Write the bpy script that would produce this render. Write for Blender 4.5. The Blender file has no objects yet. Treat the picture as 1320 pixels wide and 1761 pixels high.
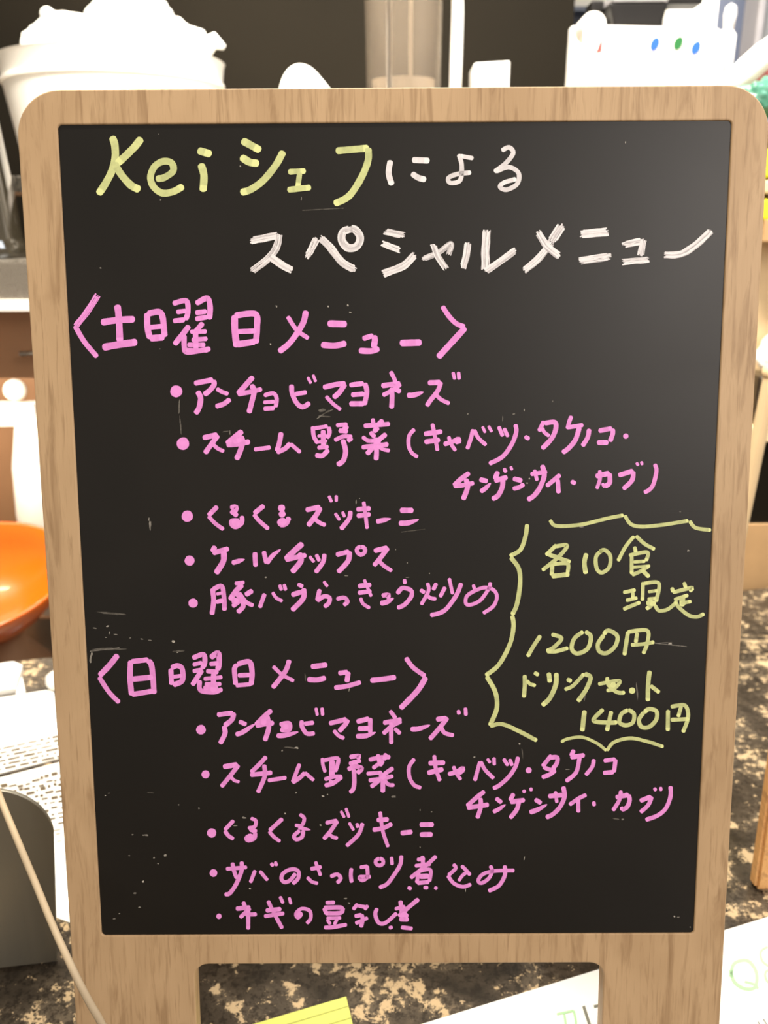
import bpy, bmesh, math, random
from mathutils import Vector, Matrix, noise
random.seed(7)
SC = bpy.context.scene
COL = SC.collection
# ------------------------------------------------------------------ camera
F_PX, CX, CY = 1424.0, 660.0, 880.5
LEAN = math.radians(12.0)                 # the chalkboard leans back this much
V0 = -0.274                               # foot of the stand below the centre of the panel
R_BC = Matrix(((0.99998226, -0.00564632, -0.00189726),
               (0.00534781, 0.99130158, -0.13150122),
               (0.00262325, 0.13148874, 0.99131419)))       # board axes -> camera axes
CAM_B = Vector((-0.00408489, 0.06486822, 0.34982191))       # camera seen from the board
R_BW = Matrix(((1, 0, 0), (0, math.sin(LEAN), -math.cos(LEAN)), (0, math.cos(LEAN), math.sin(LEAN))))
def b2w(u, v, n=0.0):
    return R_BW @ Vector((u, v - V0, n))
CAM = b2w(*CAM_B)
ROT = R_BW @ R_BC.transposed()
cd = bpy.data.cameras.new('camera')
cam = bpy.data.objects.new('camera', cd); COL.objects.link(cam)
cam.matrix_world = Matrix.Translation(CAM) @ ROT.to_4x4()
cd.sensor_fit = 'VERTICAL'; cd.sensor_height = 24.0
cd.lens = 24.0 * F_PX / 1761.0
cd.clip_start = 0.01; cd.clip_end = 30
cd.dof.use_dof = True; cd.dof.focus_distance = 0.352; cd.dof.aperture_fstop = 7.6
SC.camera = cam
# ------------------------------------------------------------------ world, lights, exposure
w = bpy.data.worlds.new('world'); SC.world = w; w.use_nodes = True
bg = w.node_tree.nodes['Background']; bg.inputs[0].default_value = (1.0, 0.86, 0.70, 1); bg.inputs[1].default_value = 0.50
SC.view_settings.view_transform = 'Standard'; SC.view_settings.look = 'None'
SC.view_settings.exposure = 0.0; SC.view_settings.gamma = 1.0; SC.view_settings.use_curve_mapping = False
def area(name, loc, target, size, energy, color, size_y=None):
    l = bpy.data.lights.new(name, 'AREA'); l.energy = energy; l.color = color; l.size = size
    if size_y: l.shape = 'RECTANGLE'; l.size_y = size_y
    o = bpy.data.objects.new(name, l); COL.objects.link(o); o.location = loc
    o.rotation_euler = (Vector(target) - Vector(loc)).to_track_quat('-Z', 'Y').to_euler()
    return o
area('front_room_light', (1.02, -1.28, 0.98), (0.05, 0.05, 0.18), 0.90, 20.5, (1.0, 0.91, 0.84))
area('kitchen_ceiling_light', (-0.15, 0.62, 1.75), (-0.15, 0.62, 0), 0.9, 52, (1.0, 0.90, 0.74), 0.5)
sp_ = area('shelf_fill_light', (-0.05, 0.02, 1.55), (-0.02, 0.86, 0.52), 0.35, 15, (1.0, 0.93, 0.82)); sp_.data.spread = math.radians(70)  # added unseen fill, brightens the fronts of the bucket and shelf goods
area('dispenser_fill_light', (-0.50, 0.69, 0.225), (-0.47, 0.80, 0.05), 0.30, 1.6, (1.0, 0.86, 0.66), 0.02)  # added fill below the drawer, brightens the white dispenser and bowl
area('left_counter_spot', (-0.55, -0.05, 1.25), (-0.42, 0.22, 0), 0.12, 2.0, (1.0, 0.84, 0.62))
area('cool_side_light', (1.05, 0.45, 1.5), (0.55, 0.95, 0.6), 0.5, 14, (0.86, 0.93, 1.0))  # cool area light on the right, aimed back towards the refrigerator

# ------------------------------------------------------------------ helpers
def ray(px, py):
    return (ROT @ Vector((px - CX, -(py - CY), -F_PX))).normalized()
def G(px, py, z=0.0):
    d = ray(px, py); return CAM + d * ((z - CAM.z) / d.z)
def P(px, py, Y):
    d = ray(px, py); return CAM + d * ((Y - CAM.y) / d.y)
def B(px, py):                          # pixel of the photograph -> point on the panel, in board units
    d = R_BC.transposed() @ Vector((px - CX, -(py - CY), -F_PX))
    t = -CAM_B.z / d.z
    q = CAM_B + d * t
    return q.x, q.y
def tag(o, label=None, cat=None, group=None, kind=None):
    if label: o['label'] = label
    if cat: o['category'] = cat
    if group: o['group'] = group
    if kind: o['kind'] = kind
    return o
def empty(name, loc, label, cat, group=None, rz=0.0):
    o = bpy.data.objects.new(name, None); COL.objects.link(o); o.location = loc
    o.rotation_euler = (0, 0, rz); o.empty_display_size = 0.02
    return tag(o, label, cat, group)
def link(name, bm, m, parent=None, smooth=False, recalc=True):
    if recalc: bmesh.ops.recalc_face_normals(bm, faces=bm.faces)
    me = bpy.data.meshes.new(name); bm.to_mesh(me); bm.free()
    for mm in (m if isinstance(m, (list, tuple)) else [m]): me.materials.append(mm)
    if smooth:
        for p in me.polygons: p.use_smooth = True
    o = bpy.data.objects.new(name, me); COL.objects.link(o)
    if parent: o.parent = parent
    return o
def smooth_angle(o, deg=35):
    bm = bmesh.new(); bm.from_mesh(o.data)
    for e in bm.edges:
        if len(e.link_faces) == 2 and e.calc_face_angle(0) > math.radians(deg): e.smooth = False
    bm.to_mesh(o.data); bm.free()
    for p in o.data.polygons: p.use_smooth = True
def box(bm, x0, x1, y0, y1, z0, z1, bev=0.0, mat=None):
    r = bmesh.ops.create_cube(bm, size=1.0)
    M = Matrix.Translation(((x0+x1)/2, (y0+y1)/2, (z0+z1)/2)) @ Matrix.Diagonal((abs(x1-x0), abs(y1-y0), abs(z1-z0), 1))
    if mat: M = mat @ M
    bmesh.ops.transform(bm, matrix=M, verts=r['verts'])
    if bev:
        es = list({e for v in r['verts'] for e in v.link_edges})
        bmesh.ops.bevel(bm, geom=es, offset=bev, segments=2, affect='EDGES', profile=0.6)
def lathe(bm, prof, n=48, c=(0, 0, 0), mat=None):
    rings = []
    for r, z in prof:
        ring = []
        for k in range(n):
            a = 2*math.pi*k/n
            p = Vector((c[0] + r*math.cos(a), c[1] + r*math.sin(a), c[2] + z))
            ring.append(bm.verts.new(mat @ p if mat else p))
        rings.append(ring)
    for a, b in zip(rings, rings[1:]):
        for k in range(n): bm.faces.new((a[k], a[(k+1) % n], b[(k+1) % n], b[k]))
    if prof[0][0] > 1e-4: bm.faces.new(rings[0][::-1])
    if prof[-1][0] > 1e-4: bm.faces.new(rings[-1])
    bmesh.ops.remove_doubles(bm, verts=[v for r in rings for v in r], dist=1e-5)
def tube(bm, pts, rad, n=10, flat=1.0):
    pts = [Vector(p) for p in pts]; rings = []
    for i, p in enumerate(pts):
        t = (pts[min(i+1, len(pts)-1)] - pts[max(i-1, 0)]).normalized()
        a = t.cross(Vector((0, 1, 0)));
        if a.length < .05: a = t.cross(Vector((1, 0, 0)))
        a.normalize(); b = t.cross(a)
        r = rad[i] if isinstance(rad, (list, tuple)) else rad
        rings.append([bm.verts.new(p + a*r*math.cos(2*math.pi*k/n) + b*r*flat*math.sin(2*math.pi*k/n)) for k in range(n)])
    for a, b in zip(rings, rings[1:]):
        for k in range(n): bm.faces.new((a[k], a[(k+1) % n], b[(k+1) % n], b[k]))
    bm.faces.new(rings[0][::-1]); bm.faces.new(rings[-1])
def catmull(pts, step):
    if len(pts) < 3:
        (x0, y0), (x1, y1) = pts[0], pts[-1]
        n = max(3, int(math.hypot(x1-x0, y1-y0)/step))
        return [(x0+(x1-x0)*i/n, y0+(y1-y0)*i/n) for i in range(n+1)]
    out = []; q = [pts[0]] + list(pts) + [pts[-1]]
    for i in range(1, len(q)-2):
        p0, p1, p2, p3 = q[i-1], q[i], q[i+1], q[i+2]
        n = max(2, int(math.hypot(p2[0]-p1[0], p2[1]-p1[1])/step))
        for k in range(n):
            t = k/n
            out.append(tuple(.5*((2*p1[j]) + (-p0[j]+p2[j])*t + (2*p0[j]-5*p1[j]+4*p2[j]-p3[j])*t*t + (-p0[j]+3*p1[j]-3*p2[j]+p3[j])*t**3) for j in (0, 1)))
    out.append(pts[-1]); return out
def plate(name, splines, extrude, bevel, m, parent=None):
    cu = bpy.data.curves.new(name, 'CURVE'); cu.dimensions = '2D'; cu.fill_mode = 'BOTH'
    cu.extrude = max(extrude - bevel, 0); cu.bevel_depth = bevel; cu.bevel_resolution = 2; cu.offset = -bevel
    for pts in splines:
        s = cu.splines.new('POLY'); s.points.add(len(pts)-1); s.use_cyclic_u = True
        for i, (x, y) in enumerate(pts): s.points[i].co = (x, y, 0, 1)
    t = bpy.data.objects.new(name, cu); COL.objects.link(t)
    bpy.context.view_layer.update()
    me = bpy.data.meshes.new_from_object(t.evaluated_get(bpy.context.evaluated_depsgraph_get()))
    bpy.data.objects.remove(t); me.name = name
    me.materials.clear(); me.materials.append(m)
    o = bpy.data.objects.new(name, me); COL.objects.link(o)
    if parent: o.parent = parent
    return o
def rrect(x0, y0, x1, y1, r, n=8, corners=(1, 1, 1, 1)):
    pts = []
    for (cx, cy, a0, on) in ((x1-r, y1-r, 0, corners[0]), (x0+r, y1-r, 90, corners[1]), (x0+r, y0+r, 180, corners[2]), (x1-r, y0+r, 270, corners[3])):
        if on:
            for k in range(n+1):
                a = math.radians(a0 + 90*k/n); pts.append((cx + r*math.cos(a), cy + r*math.sin(a)))
        else:
            a = math.radians(a0+45); pts.append((cx + math.copysign(r, math.cos(a)), cy + math.copysign(r, math.sin(a))))
    return pts

# ------------------------------------------------------------------ materials
def srgb(r, g, b):
    f = lambda c: c/255/12.92 if c/255 <= .04045 else ((c/255+.055)/1.055)**2.4
    return (f(r), f(g), f(b), 1)
def mat(name, col, rough=.5, metal=0, spec=.5, trans=0, ior=1.45, sss=0, coat=0, alpha=1):
    m = bpy.data.materials.new(name); m.use_nodes = True
    p = m.node_tree.nodes['Principled BSDF']
    p.inputs['Base Color'].default_value = col; p.inputs['Roughness'].default_value = rough
    p.inputs['Metallic'].default_value = metal; p.inputs['Specular IOR Level'].default_value = spec
    p.inputs['Transmission Weight'].default_value = trans; p.inputs['IOR'].default_value = ior
    p.inputs['Coat Weight'].default_value = coat; p.inputs['Alpha'].default_value = alpha
    return m
class N:
    def __init__(s, m): s.m = m; s.nt = m.node_tree; s.p = s.nt.nodes.get('Principled BSDF')
    def new(s, t, **kw):
        n = s.nt.nodes.new(t)
        for k, v in kw.items():
            if k.startswith('i_'):
                n.inputs[int(k[2:]) if k[2:].isdigit() else k[2:].replace('_', ' ')].default_value = v
            else: setattr(n, k, v)
        return n
    def l(s, a, b): s.nt.links.new(a, b)
    def coord(s, scale=(1, 1, 1), which='Object'):
        t = s.new('ShaderNodeTexCoord'); mp = s.new('ShaderNodeMapping'); mp.inputs['Scale'].default_value = scale
        s.l(t.outputs[which], mp.inputs['Vector']); return mp.outputs['Vector']
    def noise(s, vec, scale, detail=4, rough=.55, dist=0):
        n = s.new('ShaderNodeTexNoise'); n.inputs['Scale'].default_value = scale; n.inputs['Detail'].default_value = detail
        n.inputs['Roughness'].default_value = rough; n.inputs['Distortion'].default_value = dist
        s.l(vec, n.inputs['Vector']); return n.outputs['Fac']
    def ramp(s, fac, stops, interp='LINEAR'):
        r = s.new('ShaderNodeValToRGB'); r.color_ramp.interpolation = interp
        while len(r.color_ramp.elements) < len(stops): r.color_ramp.elements.new(.5)
        for e, (p, c) in zip(r.color_ramp.elements, stops): e.position = p; e.color = c
        s.l(fac, r.inputs[0]); return r.outputs[0]
    def mix(s, fac, a, b, blend='MIX'):
        n = s.new('ShaderNodeMix'); n.data_type = 'RGBA'; n.blend_type = blend
        for sock, v in ((n.inputs[0], fac), (n.inputs[6], a), (n.inputs[7], b)):
            if hasattr(v, 'is_linked'): s.l(v, sock)
            else: sock.default_value = v
        return n.outputs[2]
    def bump(s, h, strength, dist):
        b = s.new('ShaderNodeBump'); b.inputs['Strength'].default_value = strength; b.inputs['Distance'].default_value = dist
        s.l(h, b.inputs['Height']); s.l(b.outputs[0], s.p.inputs['Normal'])

def wood(name, light, mid, dark, rough=.5):
    m = mat(name, mid, rough); n = N(m)
    big = n.noise(n.coord((1, .35, 1)), 22, 3, .5, .6)
    c1 = n.ramp(big, [(.3, mid), (.5, light), (.72, mid)])
    fine = n.noise(n.coord((1, .045, 1)), 900, 3, .6, .2)
    med = n.noise(n.coord((1, .10, 1)), 210, 4, .6, .8)
    c2 = n.mix(n.ramp(med, [(.52, (0, 0, 0, 1)), (.72, (.65, .65, .65, 1))]), c1, dark)
    c3 = n.mix(n.ramp(fine, [(.56, (0, 0, 0, 1)), (.70, (.42, .42, .42, 1))]), c2, dark)
    blot = n.noise(n.coord((1, .5, 1)), 55, 2, .5, .3)
    c4 = n.mix(n.ramp(blot, [(.62, (0, 0, 0, 1)), (.75, (.35, .35, .35, 1))]), c3, dark)
    n.l(c4, n.p.inputs['Base Color']); n.bump(fine, .18, .0004)
    return m
M = {}
M['wood'] = wood('frame_wood', srgb(202, 171, 133), srgb(186, 155, 118), srgb(140, 108, 74))
M['wood2'] = wood('honey_wood', srgb(214, 164, 104), srgb(196, 144, 88), srgb(120, 78, 40))
# chalkboard
m = mat('blackboard', srgb(33, 30, 25), .42, spec=.5); n = N(m); M['board'] = m
sm = n.noise(n.coord((1, 1, 1)), 9, 3, .5, .5)
wv = n.noise(n.coord((.04, 1, 1)), 1500, 2, .5)
n.l(n.ramp(sm, [(.35, srgb(13, 11, 9)), (.7, srgb(21, 18, 15))]), n.p.inputs['Base Color'])
n.l(n.ramp(sm, [(.3, (.39, .39, .39, 1)), (.7, (.45, .45, .45, 1))]), n.p.inputs['Roughness'])
n.bump(wv, .05, .0002)
def ink(name, thin, full, rough=.55):
    m = mat(name, full, rough, spec=.3); n = N(m)
    a = n.new('ShaderNodeAttribute', attribute_name='ink_load')
    nz = n.noise(n.coord(), 420, 3, .6)
    ad = n.new('ShaderNodeMath', operation='MULTIPLY_ADD'); ad.inputs[1].default_value = .5
    n.l(nz, ad.inputs[0]); n.l(a.outputs['Fac'], ad.inputs[2])
    su = n.new('ShaderNodeMath', operation='SUBTRACT'); su.inputs[1].default_value = .25; su.use_clamp = True
    n.l(ad.outputs[0], su.inputs[0])
    n.l(n.mix(su.outputs[0], thin, full), n.p.inputs['Base Color'])
    return m
M['pink'] = ink('pink_marker_ink', srgb(204, 116, 190), srgb(255, 165, 246))
M['yellow'] = ink('yellow_marker_ink', srgb(140, 149, 108), srgb(238, 246, 172))
M['white'] = ink('white_marker_ink', srgb(140, 134, 140), srgb(255, 252, 255))
M['smudge'] = ink('chalk_dust', srgb(60, 57, 52), srgb(205, 200, 190))
# granite
m = mat('granite', srgb(90, 80, 66), .22, spec=.5); n = N(m); M['granite'] = m
v = n.coord((1, 1, 1))
a = n.noise(v, 30, 6, .62, .4); b = n.noise(v, 125, 6, .7, .3); c = n.noise(v, 330, 4, .65)
base = n.ramp(a, [(.32, srgb(40, 35, 29)), (.5, srgb(70, 62, 52)), (.68, srgb(112, 100, 84))])
base = n.mix(n.ramp(c, [(.40, (.75, .75, .75, 1)), (.52, (0, 0, 0, 1))]), base, srgb(38, 32, 26))
s_ = n.new('ShaderNodeMath', operation='MULTIPLY_ADD'); s_.inputs[1].default_value = .55; n.l(a, s_.inputs[0])
h_ = n.new('ShaderNodeMath', operation='MULTIPLY'); h_.inputs[1].default_value = .60; n.l(b, h_.inputs[0]); n.l(h_.outputs[0], s_.inputs[2])
k_ = n.new('ShaderNodeMath', operation='MULTIPLY_ADD'); k_.inputs[1].default_value = .12; n.l(c, k_.inputs[0]); n.l(s_.outputs[0], k_.inputs[2])
base = n.mix(n.ramp(k_.outputs[0], [(.685, (0, 0, 0, 1)), (.715, (.9, .9, .9, 1))]), base, srgb(196, 172, 136))
n.l(base, n.p.inputs['Base Color'])
def steel(name, col, rough, sc=(1, .02, 1)):
    m = mat(name, col, rough, metal=1); n = N(m)
    nz = n.noise(n.coord(sc), 300, 3, .6)
    n.l(n.ramp(nz, [(.3, (rough*.8,)*3 + (1,)), (.7, (rough*1.25,)*3 + (1,))]), n.p.inputs['Roughness'])
    return m
M['steel'] = steel('brushed_steel', srgb(200, 192, 180), .28)
M['holder'] = steel('polished_steel', srgb(150, 146, 134), .34); M['holder'].node_tree.nodes['Principled BSDF'].inputs['Metallic'].default_value = .6
M['steel_dark'] = steel('dark_steel', srgb(120, 112, 102), .35)
def plain(key, name, col, rough=.5, var=.12, scale=30, **kw):
    m = mat(name, col, rough, **kw); n = N(m)
    nz = n.noise(n.coord(), scale, 3, .5)
    d = tuple(c*(1-var) for c in col[:3]) + (1,)
    n.l(n.ramp(nz, [(.35, d), (.65, col)]), n.p.inputs['Base Color'])
    M[key] = m; return m
plain('darkwall', 'olive_black_wall', srgb(24, 20, 13), .8, .25, 3, spec=.1)
plain('bluewall', 'blue_grey_wall', srgb(120, 128, 146), .6, .1, 4)
plain('brown', 'brown_panel', srgb(158, 118, 86), .4, .2, 8)
plain('white_plastic', 'white_plastic', srgb(246, 243, 236), .45, .04)
plain('bag', 'white_plastic_bag', srgb(250, 248, 240), .35, .04, 20)
plain('paper', 'white_paper', srgb(248, 247, 242), .8, .03, 40)
plain('note', 'yellow_note_paper', srgb(206, 210, 108), .8, .03, 40)
plain('noteline', 'note_ruling', srgb(160, 166, 88), .8, .05)
plain('orange', 'orange_glaze', srgb(226, 104, 14), .28, .18, 7, coat=.3)
plain('black', 'black_plastic', srgb(19, 17, 16), .5, .1, spec=.2)
plain('grey', 'grey_plastic', srgb(150, 147, 150), .45, .1)
plain('cream', 'cream_paint', srgb(226, 200, 158), .6, .08)
plain('beige', 'beige_cord', srgb(196, 178, 150), .5, .06, 60)
plain('blue', 'blue_sticker', srgb(20, 84, 190), .5, .05)
plain('green', 'green_sticker', srgb(14, 96, 40), .5, .05)
plain('red', 'red_sticker', srgb(190, 60, 56), .5, .05)
plain('greenbag', 'green_plastic', srgb(78, 140, 116), .25, .45, 14)
plain('pinkcloth', 'pink_cloth', srgb(200, 120, 126), .7, .1)
plain('yellowpack', 'yellow_packet', srgb(226, 226, 40), .4, .25, 40)
plain('cardboard', 'tan_cardboard', srgb(186, 150, 106), .8, .1)
plain('gtext', 'green_marker_on_paper', srgb(170, 214, 166), .7, .05)
plain('ktext', 'grey_print', srgb(120, 120, 108), .7, .1)
plain('btext', 'beige_print', srgb(96, 82, 62), .7, .1)
plain('floor', 'floor_tile', srgb(90, 80, 70), .6, .2, 4)
plain('ceil', 'ceiling_paint', srgb(150, 138, 120), .8, .05, 3)
m = mat('clear_plastic', srgb(214, 202, 186), .16, trans=.93, ior=1.10); M['clear'] = m
m = mat('frosted_plastic', srgb(240, 238, 236), .35, trans=.25, ior=1.3); M['frost'] = m
m = mat('dark_glass', srgb(40, 36, 28), .08, spec=.6, coat=.5); M['darkglass'] = m

# ------------------------------------------------------------------ the setting
E1, E2 = G(0, 1137), G(1310, 1010)
ed = (E2 - E1).normalized(); L_ = E1 - ed*.65; R_ = E2 + ed*.5
cnt = empty('granite_counter', (0, 0.0, -0.75), 'speckled dark and cream granite counter under the chalkboard stand', 'counter')
def prism(bm, poly, z0, z1):
    a = [bm.verts.new((x, y, z0)) for x, y in poly]; b = [bm.verts.new((x, y, z1)) for x, y in poly]
    bm.faces.new(a[::-1]); bm.faces.new(b)
    for i in range(len(poly)): bm.faces.new((a[i], a[(i+1) % len(a)], b[(i+1) % len(a)], b[i]))
bm = bmesh.new(); prism(bm, [(L_.x, -.62), (R_.x, -.62), (R_.x, R_.y), (L_.x, L_.y)], .715, .75)
bmesh.ops.bevel(bm, geom=bm.edges[:], offset=.003, segments=2, affect='EDGES')
o = link('counter_slab', bm, M['granite'], cnt)
bm = bmesh.new(); prism(bm, [(L_.x+.05, -.45), (R_.x-.05, -.45), (R_.x-.05, R_.y-.05), (L_.x+.05, L_.y-.02)], .0, .715)
link('counter_base', bm, M['brown'], cnt)
def struct(name, bm, m):
    return tag(link(name, bm, m), kind='structure')
WY = 1.02
xe = P(982, 100, WY).x
bm = bmesh.new(); box(bm, -1.9, 2.1, -2.2, 2.2, -.80, -.75); struct('floor', bm, M['floor'])
bm = bmesh.new(); box(bm, -1.9, xe, WY, WY+.06, -.75, 1.95); struct('wall_back', bm, M['darkwall'])
bm = bmesh.new(); box(bm, xe-.06, 2.1, 1.62, 1.68, -.75, 1.95); struct('wall_alcove', bm, M['bluewall'])
bm = bmesh.new(); box(bm, xe-.06, xe, WY+.06, 1.62, -.75, 1.95); struct('wall_return', bm, M['darkwall'])
bm = bmesh.new(); box(bm, -1.9, 2.1, .1, 2.2, 1.95, 2.0); struct('ceiling', bm, M['ceil'])

# kitchen worktop behind the counter
kw = empty('kitchen_worktop', (0, .72, -.75), 'low kitchen worktop behind the counter carrying the orange bowl', 'worktop')
def edge_y(x): return E1.y + (x - E1.x)*ed.y/ed.x
bm = bmesh.new(); prism(bm, [(-1.2, edge_y(-1.2)+.012-.72), (.95, edge_y(.95)+.012-.72), (.95, .28), (-1.2, .28)], .60, .63); link('worktop_slab', bm, M['steel_dark'], kw)
bm = bmesh.new(); prism(bm, [(-1.15, edge_y(-1.15)+.04-.72), (.92, edge_y(.92)+.03-.72), (.92, .26), (-1.15, .26)], .0, .60); link('worktop_cabinet', bm, M['brown'], kw)
bm = bmesh.new(); box(bm, -1.2, -.25, .262, .29, .63, 1.08); link('splash_panel', bm, M['brown'], kw)

# wall shelf hidden behind the chalkboard, carrying the things above its top edge
SH = .45
ws = empty('steel_shelf', (0, WY, SH), 'steel wall shelf behind the top of the chalkboard', 'shelf')
bm = bmesh.new(); box(bm, -.45, .455, -.32, 0, -.018, 0, .002); link('shelf_board', bm, M['steel'], ws)
for x in (-.32, .20):
    bm = bmesh.new(); box(bm, x-.006, x+.006, -.30, 0, -.032, -.018); box(bm, x-.006, x+.006, -.012, 0, -.16, -.018)
    link('bracket', bm, M['steel_dark'], ws)

# ------------------------------------------------------------------ chalkboard stand
st = bpy.data.objects.new('chalkboard_stand', None); COL.objects.link(st); st.empty_display_size = .03
tag(st, 'wooden framed chalkboard menu stand with handwritten Japanese menu, standing on the counter', 'menu board')
T = .0085
frame_root_M = Matrix.Translation((0, 0, 0)) @ R_BW.to_4x4()
def local(o, dz=0): o.matrix_local = frame_root_M @ Matrix.Translation((0, -V0, dz))
ul, _ = B(36.5, 300); ur, _ = B(1315.5, 300)
ul2, _ = B(128, 1700); ur2, _ = B(1239, 1700)
_, vt = B(660, 151.5)
pl, pr, pt, pb = -.135, .135, .1759, -.1759
cl, ct = B(336, 1700)[0], B(660, 1655)[1]; cr = B(1036, 1700)[0]
def lerp_u(va, a, vb, b, v): return a + (b-a)*(v-va)/(vb-va)
v300, v1700 = B(660, 300)[1], B(660, 1700)[1]
bl_, br_ = lerp_u(v300, ul, v1700, ul2, V0), lerp_u(v300, ur, v1700, ur2, V0)
tl_, tr_ = lerp_u(v300, ul, v1700, ul2, vt), lerp_u(v300, ur, v1700, ur2, vt)
r = .0175; outer = []
for cx_, a0 in ((tr_-r, 0), (tl_+r, 90)):
    for k in range(13):
        a = math.radians(a0 + 90*k/12); outer.append((cx_ + r*math.cos(a), vt - r + r*math.sin(a)))
r = .004
def arc(cx, cy, r, a0, a1, n=6): return [(cx + r*math.cos(math.radians(a0+(a1-a0)*k/n)), cy + r*math.sin(math.radians(a0+(a1-a0)*k/n))) for k in range(n+1)]
outer += arc(bl_+r, V0+r, r, 180, 270) + arc(cl-r, V0+r, r, 270, 360)
r2 = .0065
outer += arc(cl+r2, ct-r2, r2, 180, 90) + arc(cr-r2, ct-r2, r2, 90, 0)
outer += arc(cr+r, V0+r, r, 180, 270) + arc(br_-r, V0+r, r, 270, 360)
fr = plate('wooden_frame', [outer, rrect(pl, pb, pr, pt, .0018)], T/2, .0006, M['wood'], st)
local(fr, -T/2 + .0008); smooth_angle(fr, 30)
pan = plate('chalkboard_panel', [rrect(pl-.004, pb-.004, pr+.004, pt+.004, .002)], .0015, 0, M['board'], st)
local(pan, -.0015)
# rear leg frame of the easel
RL = math.radians(-17)
bm = bmesh.new()
for x0, x1 in ((bl_+.004, cl-.004), (cr+.004, br_-.004)):
    box(bm, x0, x1, -.0075, 0, 0, .30, .001)
box(bm, bl_+.004, br_-.004, -.0075, 0, .255, .30, .001)
box(bm, bl_+.004, br_-.004, -.0075, 0, .10, .125, .001)
rear = link('rear_leg_frame', bm, M['wood'], st)
top = b2w(0, V0+.315, -T-.002)
rear.matrix_local = Matrix.Translation((0, top.y + .30*math.sin(-RL), 0)) @ Matrix.Rotation(-RL, 4, 'X')
rear.location.z = .002
for x in (-.09, .09):
    bm = bmesh.new()
    lathe(bm, [(.0035, -.014), (.0035, .014)], 12, mat=Matrix.Translation((x, top.y+.0035, top.z-.005)) @ Matrix.Rotation(math.pi/2, 4, 'Y'))
    box(bm, x-.014, x+.014, top.y-.004, top.y+.004, top.z-.022, top.z-.004)
    link('hinge', bm, M['steel_dark'], st)

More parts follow.
